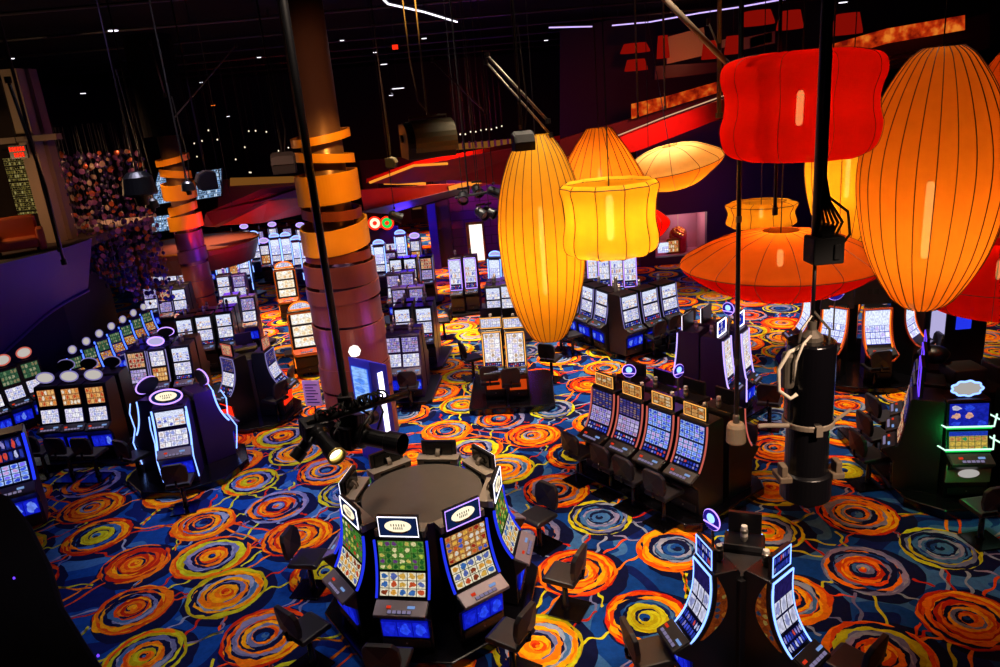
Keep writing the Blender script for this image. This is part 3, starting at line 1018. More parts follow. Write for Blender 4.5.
# ================================================================== arrow-shaped bank at the centre back
pE = machine('slot_machine', 'x', None, W=.62, prof='upright', body='black', screens=((.02, .16, 's_strip', .05), (.20, .56, 's_white', .05), (.62, .98, 's_white_dense', .05)),
             deck='char', belly='s_belly', side='g_lilac_dim', side_r=.012, candle=.25) if M.setdefault('g_lilac_dim', glow('light_lilac_dim', '#8a80c0', .8)) else None
ap = spot(618, 293, 1.75).to_2d()
eL = [spot(603, 305, 1.4).to_2d(), spot(597, 298, 1.4).to_2d(), spot(592, 292, 1.4).to_2d()]
eR = [spot(629, 309, 1.4).to_2d(), spot(644, 306, 1.4).to_2d(), spot(660, 300, 1.4).to_2d()]
dR = (eR[2] - eR[0]).normalized(); nR = Vector((dR.y, -dR.x)); aR = math.degrees(math.atan2(nR.y, nR.x))
for k in range(3):
    put(pE, USED, eR[0] + dR * .74 * k - nR * .12, aR, 'white-screened slot machine, %s from the corner, right side of the arrow-shaped bank' % ORD[k + 1], 'arrow-shaped bank at centre back', .16)
aL = aR - 98
dL = Vector((math.cos(R(aL + 90)), math.sin(R(aL + 90))))
dL = dL if dL.y > 0 else -dL
nL = Vector((math.cos(R(aL)), math.sin(R(aL))))
for k in range(3):
    put(pE, USED, eL[0] + dL * .74 * k - nL * .12, aL, 'white-screened slot machine, %s from the corner, left side of the arrow-shaped bank' % ORD[k + 1], 'arrow-shaped bank at centre back', .16)
cE = eR[0] - nR * .55 - nL * .3
e0 = (eL[0] + eR[0]) / 2 + (nL + nR) * .28
plinth('arrow_platform', 'black arrow-shaped platform of the bank at the centre back', [tuple(e0), tuple(eR[0] + dR * 2.1 + nR * .50), tuple(eR[0] + dR * 2.1 - nR * .9), tuple(eL[0] + dL * 2.1 - nL * .9), tuple(eL[0] + dL * 2.1 + nL * .50)], .16, 'black_gloss')
o = thing('bank_housing', 'black corner housing joining both sides of the arrow-shaped bank', 'housing', (0, 0, 0))
hc = (eL[0] + eR[0]) / 2
b = MB(); b.slab([tuple(hc + (nL + nR) * .02), tuple(eR[0] - dR * .30 - nR * .1), tuple(eR[0] - dR * .30 - nR * .5), tuple(hc - (nL + nR) * .45), tuple(eL[0] - dL * .30 - nL * .5), tuple(eL[0] - dL * .30 - nL * .1)], .16, 1.80)
b.build('shell', M['black'], o, bevel=.01)
b = MB(); w0 = eL[0] - dL * .15 - nL * .62; b.lathe([(.05, 1.55), (.05, 1.95), (.03, 1.97)], 10, 0, c=(hc.x - (nL + nR).x * .1, hc.y - (nL + nR).y * .1, .25))
b.build('corner_post', M['silver'], o)
pE4 = machine('slot_machine', 'x', None, W=.46, prof='tall', body='black', screens=((.04, .16, 's_strip', .05), (.20, .98, 's_white_dense', .05)), deck='char', frame='g_lilac', candle=.25)
for k, (x, y) in enumerate(((593, 267), (604, 268), (616, 269), (629, 269))):
    p = spot(x, y, 1.5)
    put(pE4, USED, p, -92, 'tall white-lit slot machine under the scalloped yellow lantern, %s from the left of four' % ORD[k + 1], 'four tall machines behind the arrow-shaped bank', .16)
a_, b_ = spot(593, 268, 1.5).to_2d(), spot(629, 269, 1.5).to_2d()
plinth('back_platform', 'black platform under the four tall machines behind the arrow-shaped bank', rectline((a_ + b_) / 2 + Vector((0, .1)), (b_ - a_).length + 1.0, 1.5, math.degrees(math.atan2((b_ - a_).y, (b_ - a_).x))), .16)
for i, (x, y, f, t) in enumerate(((582, 332, 20, 'left of the arrow-shaped bank, beside its corner'), (577, 318, 20, 'left of the arrow-shaped bank, farther back'), (645, 333, aR + 180, 'at the corner machine on the right of the arrow-shaped bank'),
                               (660, 327, aR + 180, 'at the middle machine on the right of the arrow-shaped bank'), (675, 320, aR + 180, 'at the end machine on the right of the arrow-shaped bank'), (562, 355, 60, 'alone on the carpet between two banks, left of the arrow-shaped bank'))):
    pc = spot(x, y, .6).to_2d()
    chair(pc + (nR * .32 if x > 640 else Vector((-.3, -.1))), f, 'black swivel chair ' + t, 'chairs around the arrow-shaped bank')

# ================================================================== carousel on the right: four curved portrait screens
CF = (spot(836, 326, 1.4).to_2d() + spot(875, 328, 1.4).to_2d()) / 2 + Vector((.56, 1.06))
pF = machine('slot_machine', 'x', None, W=.60, taper=.55, prof='curve', body='black', screens=((.16, .97, 's_pearl', .045),), deck='char', trim='orange_trim', frame='g_orange')
for a, t in ((-130, 'facing us on the right carousel, left of centre'), (-86, 'facing us on the right carousel, right of centre'), (-38, 'turned right on the right carousel, edge-on'), (-176, 'turned left on the right carousel, left end'), (84, 'facing away on the far side of the right carousel')):
    c = CF + Vector((math.cos(R(a - 10)), math.sin(R(a - 10)))) * 1.12
    put(pF, USED, c, a - 10, 'orange-rimmed curved slot machine ' + t, 'right carousel', .16, 1.04)
plinth('carousel_platform', 'black round platform of the right carousel', [(CF.x + math.cos(2 * PI * k / 16) * 1.85, CF.y + math.sin(2 * PI * k / 16) * 1.85) for k in range(16)], .16, 'black_gloss')
for k, (x, y, w) in enumerate(((838, 299, .75), (873, 294, .85))):
    p = spot(x, y, 2.0)
    o = thing('sign_back', ['black sign panel on posts standing in the right carousel, left one', 'wide black sign panel on posts standing in the right carousel, right one'][k], 'sign', (p.x, p.y, 0), R(-12))
    b = MB(); plate(b, [(-w / 2, 1.75), (w / 2, 1.75), (w / 2 - .06, 2.35), (-w / 2 + .06, 2.35)], 0, .10); b.build('panel', M['char'], o, bevel=.015)
    b = MB(); b.tube([(0, .05, 1.2), (0, .05, 1.76)], .04, 8); b.tube([(0, .05, 2.34), (0, .05, 2.62)], .03, 8); b.build('post', M['silver'], o)
    b = MB(); b.box(-.12, -.02, -.008, 0, 2.0, 2.12); b.box(.02, .12, -.008, 0, 2.0, 2.12); b.build('vent', M['black_matte'], o)
chair(spot(875, 366, .6), 90, 'black swivel chair in front of the right carousel', 'chairs at the right carousel')
chair(spot(926, 352, .6), 170, 'black swivel chair on the right side of the right carousel', 'chairs at the right carousel')
chair(spot(770, 400, .6), 60, 'black swivel chair between the violet towers and the black cylinder', 'chairs at the right carousel')
disc_sign(spot(836, 291, 2.5), .2, 0, 'round violet sign among the machines of the right carousel', 2.5)

# ================================================================== green-lit bank at the right edge
pG = machine('slot_machine', 'x', None, W=.66, prof='upright', body='black', screens=((.06, .46, 's_greentable', .04), (.54, .98, 's_bluecrest', .04)), deck='char', frame=None,
             topper=dict(kind='cloud', w=.46, h=.25, dz=.03, y=.0, mat='g_sign_grey', frame='g_ice', fr=.016)) if M.setdefault('g_sign_grey', glow('sign_pale_grey', '#b8b4b0', .85)) else None
b = MB()
b.box(-.34, .34, -.34, -.30, .30, .62, 0)
b.build('front_panel', M['taupe'], pG, bevel=.01)
b = MB(); plate(b, oval(0, .47, .16, .075, 30), -.350, -.338); b.build('front_badge', M['g_sign_grey'], pG)
for i, z in enumerate((.86, 1.24)):
    b = MB()
    yy = -.25 if i == 0 else -.2
    b.tube([(-.55, .10, z + .06), (-.36, yy - .02, z), (.36, yy - .02, z), (.55, .10, z + .06)], .014, 6)
    b.build('green_tube', M['g_mint'], pG)
    b = MB()
    b.prism([(yy + .02, z - .055), (yy - .012, z - .045), (yy - .012, z - .02), (yy + .02, z - .012)], -.34, .34)
    b.build('green_strip', M['g_green'], pG)
g1 = spot(963, 425, 1.35).to_2d()
g2 = g1 + Vector((.98, -.10))
put(pG, USED, g1, -98, 'slot machine with a pale cloud-shaped sign and green neon, right edge', 'green-lit bank at the right edge', .18)
put(pG, USED, g2, -98, 'green-lit slot machine half out of frame at the right edge', 'green-lit bank at the right edge', .18)
pG2 = machine('slot_machine', 'x', None, W=.60, prof='upright', body='black', screens=((.06, .46, 's_red', .04), (.54, .98, 's_lilac_top', .04)), deck='char',
              topper=dict(kind='rect', w=.56, h=.5, dz=.05, y=.0, mat='s_lilac_top', frame='g_violet', fr=.012))
for k in range(3):
    p = spot(916, 420, 1.35).to_2d() + Vector((.40, .62)) * k
    put(pG2, USED, p, 152, 'slot machine of the green-lit bank seen edge-on, facing left, %s from the front' % ORD[k + 1], 'left flank of the green-lit bank', .18)
plinth('green_bank_platform', 'black wide platform under the green-lit bank at the right edge', [(g1.x - .95, g1.y - .15), (g1.x - .55, g1.y - .62), (g2.x + .8, g2.y - .72), (g2.x + 1.0, g2.y + 2.4), (g1.x - .80, g1.y + 2.6)], .18, 'black_gloss')
o = thing('bank_housing', 'black stepped housing behind the cloud-signed machine at the right edge', 'housing', (g1.x, g1.y, 0))
b = MB(); b.box(.22, 1.9, .42, 1.6, .18, 1.70); b.build('shell', M['black'], o, bevel=.02)
b = MB(); b.box(.28, .85, .75, 1.25, 1.70, 1.98); b.build('top_box', M['char'], o, bevel=.03)
b = MB(); b.box(1.0, 1.6, .7, 1.2, 1.70, 2.0); b.build('top_box', M['char'], o, bevel=.03)
b = MB(); b.lathe([(.12, 1.95), (.22, 2.02), (.26, 2.12), (.2, 2.2), (.05, 2.24)], 16, c=(.25, 1.35, 0)); b.build('dome', M['black'], o, smooth=True)
for i, (x, y) in enumerate(((862, 466), (868, 446), (876, 428))):
    chair(spot(x + 8, y - 12, .6), 5, 'black swivel chair left of the green-lit bank, %s from the front' % ORD[i + 1], 'chairs left of the green-lit bank')
chair(spot(984, 505, .6), 95, 'black swivel chair in front of the green-lit bank, lower right', 'chairs left of the green-lit bank')
M['g_sign_dim'] = glow('sign_dim_cream', '#d8d0c8', .75)
# ================================================================== left: blue neon pod, bank of three with round signs
pJ = machine('slot_machine', 'x', None, W=.66, prof='slant', body='violet_body', screens=((.04, .50, 's_white', .06), (.60, .96, 's_white_dense', .06)), side='g_ice', side_r=.020,
             deck='deck', belly='s_belly', neon='g_ice', topper=dict(kind='oval', w=.60, h=.30, dz=.06, y=-.02, mat='g_navy_sign', frame='g_lilac', badge='g_cream', fr=.018))
CJ = spot(162, 433, 1.2).to_2d() + Vector((.12, .62))
for a, t in ((-78, 'facing us'), (42, 'facing away to the right'), (162, 'facing away to the left')):
    c = CJ + Vector((math.cos(R(a)), math.sin(R(a)))) * .62
    put(pJ, USED, c, a, 'oval-signed slot machine with zigzag blue neon on the left pod, ' + t, 'blue neon pod on the left', .16)
plinth('neon_pod_platform', 'black platform under the blue neon pod on the left', [(CJ.x + math.cos(R(-78 + 40 * k)) * 1.25, CJ.y + math.sin(R(-78 + 40 * k)) * 1.25) for k in range(9)], .16, 'black_gloss')
o = thing('pod_housing', 'black housing in the middle of the blue neon pod on the left', 'housing', (CJ.x, CJ.y, 0))
b = MB(); b.lathe([(.36, .16), (.36, 1.62), (.30, 1.66)], 12); b.build('shell', M['black'], o)
pI = machine('slot_machine', 'x', None, W=.52, prof='upright', body='black', screens=((.06, .44, 's_white', .07), (.54, .96, 's_orange', .07)), deck='char', belly='s_belly',
             topper=dict(kind='oval', w=.38, h=.24, dz=.05, y=.0, mat='g_sign_dim', frame='g_lilac_dim', fr=.016))
i0, i2 = spot(50, 405, 1.35).to_2d(), spot(98, 402, 1.35).to_2d()
for k in range(3):
    put(pI, USED, i0 + (i2 - i0) * k / 2 + Vector((0, .1)), -88, 'round-signed slot machine with orange top screen, %s of three by the left picture edge' % ('left', 'middle', 'right')[k], 'row of three on the left', .14, 1.0)
for k in range(3):
    put(pI, USED, i0 + (i2 - i0) * k / 2 + Vector((0, .98)), 92, 'slot machine facing away behind the %s round-signed machine of three by the left edge' % ('left', 'middle', 'right')[k], 'row of three on the left', .14, 1.0)
plinth('left_row_platform', 'black platform under the row of three on the left', rectline((i0 + i2) / 2 + Vector((0, .5)), 2.6, 2.1, -2), .14, 'black_gloss')
for i, (x, y, f, t) in enumerate(((40, 450, 80, 'at the left machine of the row of three'), (66, 452, 80, 'at the middle machine of the row of three'), (92, 452, 80, 'at the right machine of the row of three'),
                               (205, 425, 170, 'right of the blue neon pod'), (218, 405, 200, 'farther right behind the blue neon pod'), (180, 480, 100, 'in front of the blue neon pod'), (135, 455, 60, 'left of the blue neon pod'), (132, 410, 30, 'behind the blue neon pod on its left'))):
    chair(spot(x, y, .6), f, 'black swivel chair ' + t, 'chairs on the left side')
# green-screened pair by the curved wall and the row of blue neon machines under it
pK = machine('slot_machine', 'x', None, W=.52, prof='upright', body='black', screens=((.06, .44, 's_white', .06), (.54, .96, 's_greenold', .06)), deck='char', belly='s_belly',
             topper=dict(kind='oval', w=.34, h=.26, dz=.05, y=.0, mat='g_sign_dim', frame='g_pink', fr=.02))
for k, (x, y) in enumerate(((-14, 388), (8, 379), (29, 371))):
    put(pK, USED, spot(x, y, 1.35), -38, 'slot machine with dim green screen below the curved violet wall, %s of three' % ('left', 'middle', 'right')[k], 'green-screened machines below the curved wall', .02)
pN = machine('slot_machine', 'x', None, W=.52, prof='slant', body='violet_body', screens=((.05, .48, 's_redgold', .08), (.55, .96, 's_greenold', .08)), deck='deck', belly='s_belly', side='g_ice_row', side_r=.026,
             topper=dict(kind='oval', w=.24, h=.26, dz=.06, y=.0, mat='g_sign_dim', frame='g_lilac_dim', fr=.02)) if M.setdefault('g_ice_row', glow('light_blue_row', '#4a70ff', 2.2)) else None
n0, n1 = spot(74, 356, 1.3).to_2d(), spot(124, 325, 1.3).to_2d()
nm = (n0 + n1) / 2 + Vector((-.10, -.1))
for k in range(7):
    t = k / 6
    p = n0 * (1 - t) ** 2 + nm * 2 * t * (1 - t) + n1 * t * t
    q = n0 + (n1 - n0) * 1.0
    p = n0 + (n1 - n0) * t * 1.5
    put(pN, USED, p, -42 + 10 * t, 'blue neon-edged slot machine, %s from the near end under the curved violet wall' % ORD[k + 1], 'curved row of blue neon machines', .02, .82)
# machine cut by the left picture edge
pL = machine('slot_machine', 'x', None, W=.72, prof='slant', body='violet_body', screens=((.03, .46, 's_blue', .06), (.52, .97, 's_strip', .06)), deck='deck', belly='s_belly', side='g_blue', side_r=.024)
for k, (x, y, t) in enumerate(((6, 465, 'cut by the left picture edge'), (-22, 452, 'beyond the left picture edge'))):
    put(pL, USED, spot(x, y, 1.25), -62, 'blue-lit slot machine ' + t, 'machines at the left edge', .02, 1.15)

# ================================================================== rows of small machines farther back
pW = machine('slot_machine', 'x', None, W=.50, prof='upright', body='black', screens=((.04, .14, 's_strip', .06), (.18, .55, 's_white', .05), (.60, .97, 's_white_dense', .05)), deck='deck', candle=.2)
pV = machine('slot_machine', 'x', None, W=.50, prof='slant', body='violet_body', screens=((.04, .48, 's_white', .05), (.54, .97, 's_lilac', .05)), deck='deck', belly='s_belly', candle=.2)
pX = machine('slot_machine', 'x', None, W=.46, prof='upright', body='black', screens=((.06, .48, 's_orange', .06), (.54, .97, 's_white', .06)), deck='deck', side='g_lilac_dim',
             topper=dict(kind='oval', w=.40, h=.22, dz=.05, y=.0, mat='g_sign_lilac', frame='g_lilac', fr=.02)) if M.setdefault('g_sign_lilac', glow('sign_lilac_white', '#ccc4f8', .75)) else None
pY = machine('slot_machine', 'x', None, W=.46, prof='tall', body='violet_body', screens=((.06, .30, 's_white', .05), (.34, .97, 's_pearl', .05)), deck='deck', side='g_ice', side_r=.022,
             topper=dict(kind='half', w=.44, h=.15, dz=.03, y=.0, mat='g_sign_lilac', frame='g_ice', fr=.02))
pZ = machine('slot_machine', 'x', None, W=.50, prof='upright', body='black', screens=((.06, .48, 's_lilac', .06), (.54, .97, 's_red', .06)), deck='deck', candle=.2, side='g_lilac_dim')


def row(pts, protos, face, what, group, z=1.3, base=True, sc=1.0, backs=False, zi=.10):
    ws = []
    for i, (x, y) in enumerate(pts):
        p = spot(x, y, z)
        ws.append(p)
        ps = {1: ('',), 2: ('left one', 'right one'), 3: ('left one', 'middle one', 'right one')}[len(pts)][i]
        what_i = what.replace(', %s from the left of three', ', ' + ps).replace(', %s from the left of two', ', ' + ps).replace(', %s from the left', ', ' + ps).replace(', %s', ', ' + ps)
        put(protos[i % len(protos)], USED, p, face, what_i, group, zi, sc)
        if backs:
            q = p + Vector((math.cos(R(face + 180)), math.sin(R(face + 180)), 0)) * .86
            put(protos[i % len(protos)], USED, q, face + 180, what_i.replace('white-screened ', '').replace('slot machine', 'rear slot machine facing away') , group, zi, sc)
    if base and len(ws) > 1:
        c = (ws[0] + ws[-1]) / 2
        w = (ws[-1] - ws[0]).length + 1.0
        d = ws[-1] - ws[0]
        dirv = Vector((math.cos(R(face + 180)), math.sin(R(face + 180))))
        plinth('row_platform', 'black platform under the ' + group, rectline((c.x + dirv.x * (.40 if backs else .05), c.y + dirv.y * (.40 if backs else .05)), w, 1.9 if backs else 1.15, math.degrees(math.atan2(d.y, d.x)) % 180), zi, 'black')
    return ws


row([(140, 366), (161, 364), (184, 361)], [pZ, pX, pW], -84, 'slot machine behind the blue neon pod, %s from the left of three', 'row of three behind the blue neon pod', backs=True)
row([(187, 332), (206, 329), (226, 326)], [pW], -82, 'white-screened slot machine by the foot of the far column, %s from the left of three', 'white row at the foot of the far banded column', backs=True)
row([(233, 308), (249, 308)], [pW, pV], -82, 'white-screened slot machine right of the far banded column, second rank, %s from the left', 'second rank right of the far banded column')
row([(225, 287), (240, 285)], [pW, pV], -82, 'white-screened slot machine right of the far banded column, third rank, %s from the left', 'third rank right of the far banded column')
row([(160, 282), (173, 280), (185, 277)], [pX, pX, pW], -80, 'round-signed slot machine left of the far banded column, back rank, %s from the left', 'back rank left of the far banded column')
row([(151, 297), (166, 300), (181, 300)], [pV, pZ, pW], -80, 'slot machine left of the far column, front rank, %s from the left', 'front rank left of the far banded column', backs=True)
row([(222, 266), (234, 264), (245, 266)], [pY, pX, pY], -82, 'bright white slot machine with round sign right of the far column, %s from the left', 'bright machines right of the far column')
row([(244, 252), (256, 250)], [pY], -82, 'blue-white slot machine in the far back, %s from the left of two', 'pair of blue-white machines in the far back')
row([(266, 254), (277, 253), (288, 252)], [pX, pY, pY], -84, 'blue-white slot machine behind the orange cabinet, %s from the left of three', 'three machines behind the orange cabinet')
row([(299, 256), (307, 256)], [pY], -86, 'blue-white slot machine beside the banded column in the far back, %s from the left', 'pair by the banded column in the far back')
row([(196, 262), (208, 258)], [pV], -80, 'small lilac slot machine under the round brown bulkhead, %s from the left', 'pair under the round bulkhead')
row([(232, 240), (246, 238), (260, 238)], [pV, pX], -84, 'tiny blue slot machine at the far back under the red canopy, %s from the left', 'tiny machines under the red canopy')
row([(274, 236), (288, 235), (302, 237)], [pX, pV], -84, 'tiny slot machine at the far back left of the banded column, %s from the left', 'tiny machines left of the banded column')
row([(150, 262), (163, 264)], [pV, pX], -80, 'small slot machine beside the bead curtain, %s from the left', 'pair beside the bead curtain')
# orange cabinets
pO = machine('slot_machine', 'x', None, W=.78, prof='tall', body='black', screens=((.04, .30, 's_warmwhite', .09), (.36, .64, 's_warmwhite', .09), (.70, .97, 's_warmwhite', .09)), deck='orange_trim', trim='orange_glow', side='g_orange',
             topper=dict(kind='half', w=.66, h=.22, dz=.02, y=.0, mat='s_white', frame='g_orange', fr=.025)) if M.setdefault('orange_glow', glow('orange_cabinet_glow', '#d85a1a', .5)) else None
put(pO, USED, spot(303, 325, 1.45), -78, 'tall orange-framed slot machine with three warm white screens, left of the banded column', 'orange-framed machines', .08, .95)
put(pO, USED, spot(286, 280, 1.45), -80, 'tall orange-framed slot machine farther back, above and left of the nearer orange one', 'orange-framed machines', .08, .95)
put(pO, USED, spot(320, 300, 1.45), 10, 'orange-framed slot machine facing right, half behind the banded column', 'orange-framed machines', .08, 1.0)
# three-cornered pod with the red belly lamp
pT = machine('slot_machine', 'x', None, W=.56, prof='curve', body='black', screens=((.05, .25, 's_strip', .05), (.30, .66, 's_white', .06), (.70, .98, 's_lilac_top', .06)), deck='char', belly='g_red', frame='g_lilac_dim',
             topper=dict(kind='rect', w=.36, h=.26, dz=.04, y=.0, mat='s_red', frame='g_pink', fr=.012))
CT = (spot(228, 378, 1.3).to_2d() + spot(257, 369, 1.3).to_2d()) / 2 + Vector((.05, .42))
for a, t in ((-128, 'facing front left'), (-8, 'facing right with a red belly lamp'), (112, 'facing away')):
    c = CT + Vector((math.cos(R(a)), math.sin(R(a)))) * .52
    put(pT, USED, c, a, 'curved slot machine of the small three-cornered pod, ' + t, 'small three-cornered pod on the left', .12, 1.0)
plinth('corner_pod_platform', 'black platform under the small three-cornered pod on the left', [(CT.x + math.cos(2 * PI * k / 12) * 1.1, CT.y + math.sin(2 * PI * k / 12) * 1.1) for k in range(12)], .12, 'black_gloss')
o = thing('pod_housing', 'black housing in the middle of the small three-cornered pod', 'housing', (CT.x, CT.y, 0))
b = MB(); b.lathe([(.30, .12), (.30, 1.58), (.26, 1.62)], 12); b.build('shell', M['black'], o)
for i, (x, y, f, t) in enumerate(((283, 385, 180, 'right of the small three-cornered pod'), (293, 352, 200, 'between the orange machine and the three-cornered pod'), (275, 398, 150, 'in front of the three-cornered pod on its right'), (212, 398, 30, 'left of the three-cornered pod'))):
    chair(spot(x, y, .6), f, 'black swivel chair ' + t, 'chairs on the left side')

# right of the banded column
row([(393, 350), (411, 349)], [pV], -92, 'white-screened slot machine at the foot of the banded column, front pair, %s from the left', 'front pair right of the banded column', backs=True)
row([(404, 322), (425, 321)], [pW], -92, 'white-screened slot machine right of the banded column, second pair, %s from the left', 'second pair right of the banded column', backs=True)
row([(400, 300), (417, 299)], [pV], -92, 'violet slot machine right of the banded column, third pair, %s from the left', 'third pair right of the banded column')
row([(394, 285), (408, 283)], [pV], -92, 'violet slot machine right of the banded column, fourth pair, %s from the left', 'fourth pair right of the banded column')
row([(397, 270), (411, 269), (427, 268)], [pW, pW, pZ], -92, 'slot machine right of the banded column, fifth rank, %s from the left', 'fifth rank right of the banded column')
row([(381, 262), (391, 261)], [pY, pV], -92, 'bluish slot machine right of the banded column, sixth rank, %s from the left', 'sixth rank right of the banded column')
row([(402, 251), (416, 250)], [pY, pX], -92, 'bluish slot machine at the mouth of the far hallway, %s from the left', 'pair at the mouth of the hallway')
row([(456, 272), (471, 270)], [pE4], -96, 'big white-lit slot machine in front of the violet wall, %s from the left', 'big white pair before the violet wall', z=1.5)
row([(494, 300), (508, 298)], [pW], -96, 'white-screened slot machine behind the tall yellow lantern, %s from the left', 'pair behind the tall yellow lantern', backs=True)
row([(497, 277), (510, 276)], [pY], -110, 'blue-lit slot machine by the violet wall, partly behind the tall lantern, %s', 'blue pair by the violet wall')
# pair of golden-game machines in front of the tall lantern
pH = machine('slot_machine', 'x', None, W=.50, prof='upright', body='black', screens=((.02, .13, 's_strip', .05), (.16, .97, 's_ornate', .06)), deck='char', belly='g_orange_lamp', frame='g_amber', candle=.25,
             topper=dict(kind='rect', w=.50, h=.25, dz=.03, y=.0, mat='s_white', frame='g_amber', fr=.012)) if M.setdefault('g_orange_lamp', glow('light_orange_lamp', '#c8400e', .9)) else None
h0, h1 = spot(493, 352, 1.3).to_2d(), spot(516, 352, 1.3).to_2d()
for k, p in enumerate((h0, h1)):
    put(pH, USED, p + Vector((0, .12)), -93, 'amber-rimmed slot machine with ornate white game, %s of the pair below the tall lantern' % ('left' if k == 0 else 'right'), 'amber-rimmed pair below the tall lantern', .18, 1.0)
    put(pH, USED, p + Vector((.02, .98)), 87, 'slot machine facing away behind the %s amber-rimmed machine' % ('left' if k == 0 else 'right'), 'amber-rimmed pair below the tall lantern', .18, 1.0)
plinth('pair_platform', 'black platform under the amber-rimmed pair', rectline((h0 + h1) / 2 + Vector((.12, .45)), 2.05, 2.4, -3, .15), .18, 'black_gloss')
for i, (x, y, f, t) in enumerate(((490, 380, 90, 'at the left amber-rimmed machine'), (511, 382, 90, 'at the right amber-rimmed machine'), (472, 357, 20, 'left of the amber-rimmed pair'), (409, 385, 90, 'in front of the white pair at the foot of the column'),
                               (443, 320, 180, 'right of the second pair by the column'), (560, 330, 160, 'behind the tall lantern tip'))):
    chair(spot(x, y, .6), f, 'black swivel chair ' + t, 'chairs in the middle of the floor')
# wheel-topped games far back
for k, (x, y, mt) in enumerate(((379, 236, 'g_cream'), (391, 236, 'g_green'))):
    p = spot(x, y + 14, 1.3)
    o = thing('wheel_game', ['tall slot game with a cream prize wheel at the hallway mouth', 'tall slot game with a green-rimmed prize wheel at the hallway mouth'][k], 'slot machine', (p.x, p.y, 0))
    b = MB(); b.prism([(-.3, 0), (-.3, .7), (-.15, 1.7), (-.1, 2.3), (.3, 2.3), (.3, 0)], -.4, .4); b.build('cabinet', M['violet_body'], o)
    b = MB(); b.strip([(-.30, .8), (-.16, 1.6)], -.3, .3, .03); b.build('screen', M['s_white'], o)
    b = MB(); plate(b, oval(0, 2.5, .26, .26, 30), -.15, -.05); w = b.build('wheel', M[mt], o)
    b = MB(); b.tube([(x_, -.16, z_) for x_, z_ in oval(0, 2.5, .26, .26, 30)], .04, 6, closed=True); plate(b, oval(0, 2.5, .09, .09, 16), -.2, -.15); b.build('wheel_rim', M['g_red'], w)
# information tower and pale sign by the banded column
p = at(372, 398, 14.35); p.z = 0
o = thing('display_kiosk', 'blue-lit display tower with a white globe on its top, right of the banded column', 'kiosk', (p.x, p.y, 0), R(-42))
b = MB(); b.prism([(-.20, .02), (-.20, 2.30), (.22, 2.10), (.22, .02)], -.34, .34); b.build('body', M['g_kiosk'] if M.setdefault('g_kiosk', plain('kiosk_blue', '#2434c8', .4)) else None, o, bevel=.012)
b = MB(); b.strip([(-.206, .95), (-.206, 2.12)], -.25, .25, .02); b.build('screen', M['s_kiosk'] if M.setdefault('s_kiosk', screen('screen_kiosk', 1, 6, ['#8ab8ff', '#5a90f8', '#a8d0ff'], '#3a6af0', 1.1, .48)) else None, o)
b = MB(); b.box(.342, .36, -.04, .08, .5, 2.0); b.build('light_bar', M['g_white'], o)
b = MB(); b.lathe([(.01, 2.28), (.09, 2.31), (.13, 2.40), (.09, 2.49), (.01, 2.53)], 20, c=(-.22, -.1, 0)); b.build('globe', M['g_globe'] if M.setdefault('g_globe', glow('light_globe', '#fff6e8', 1.6)) else None, o, smooth=True)
p = spot(320, 440, 0)
o = thing('poster_stand', 'pale lilac poster on a stand left of the banded column', 'sign', (p.x, p.y, 0), R(-12))
b = MB(); b.box(-.20, .20, 0, .03, .85, 1.45); b.build('board', M['poster'] if M.setdefault('poster', plain('poster_lilac', '#c8a8c8', .5)) else None, o)
b = MB()
for i in range(7):
    b.box(-.15, .15 - .05 * (i % 3), -.004, 0, .92 + .07 * i, .945 + .07 * i)
b.build('print_lines', M['violet_body'], o)
b = MB(); b.tube([(0, .03, .02), (0, .03, .9)], .02, 8); b.lathe([(.2, .004), (.2, .02), (.03, .04)], 16); b.build('stand', M['black_gloss'], o)
# far column of light on the right
p = spot(949, 330, 1.0)
o = thing('light_cabinet', 'dark cabinet with a white and a blue light panel at the far right', 'slot machine', (p.x, p.y, 0))
b = MB(); b.box(-.6, .9, 0, .7, .02, 2.2); b.build('cabinet', M['black'], o, bevel=.02)
b = MB(); b.box(-.45, -.12, -.03, 0, .5, 2.1); b.build('white_panel', M['g_sign_lilac'], o)
b = MB(); b.box(.15, .5, -.03, 0, 1.0, 2.0); b.build('blue_panel', M['g_blue_soft'], o)
# ================================================================== silk lanterns
def fabric(name, col, rim=None, trans=.65):
    """silk: light passes through it; a touch of it is see-through so the bulb shows"""
    mt, nt, out = new_mat(name)
    d = nt.nodes.new('ShaderNodeBsdfDiffuse')
    t = nt.nodes.new('ShaderNodeBsdfTranslucent')
    c = lin(col)
    tc = nt.nodes.new('ShaderNodeTexCoord')
    n = nt.nodes.new('ShaderNodeTexNoise')
    n.inputs['Scale'].default_value = 6
    n.inputs['Detail'].default_value = 3
    L(nt, tc.outputs['Object'], n.inputs['Vector'])
    mr = nt.nodes.new('ShaderNodeMapRange')
    mr.inputs['To Min'].default_value = .88
    mr.inputs['To Max'].default_value = 1.1
    L(nt, n.outputs['Fac'], mr.inputs['Value'])
    sc = nt.nodes.new('ShaderNodeVectorMath')
    sc.operation = 'SCALE'
    sc.inputs[0].default_value = tuple(v * .62 for v in c[:3])
    L(nt, mr.outputs[0], sc.inputs['Scale'])
    L(nt, sc.outputs[0], d.inputs[0])
    L(nt, sc.outputs[0], t.inputs[0])
    mx = nt.nodes.new('ShaderNodeMixShader')
    mx.inputs[0].default_value = trans
    L(nt, d.outputs[0], mx.inputs[1])
    L(nt, t.outputs[0], mx.inputs[2])
    tr = nt.nodes.new('ShaderNodeBsdfTransparent')
    tr.inputs[0].default_value = (1, .8, .5, 1)
    m2 = nt.nodes.new('ShaderNodeMixShader')
    m2.inputs[0].default_value = .05
    L(nt, mx.outputs[0], m2.inputs[1])
    L(nt, tr.outputs[0], m2.inputs[2])
    L(nt, m2.outputs[0], out.inputs[0])
    return mt


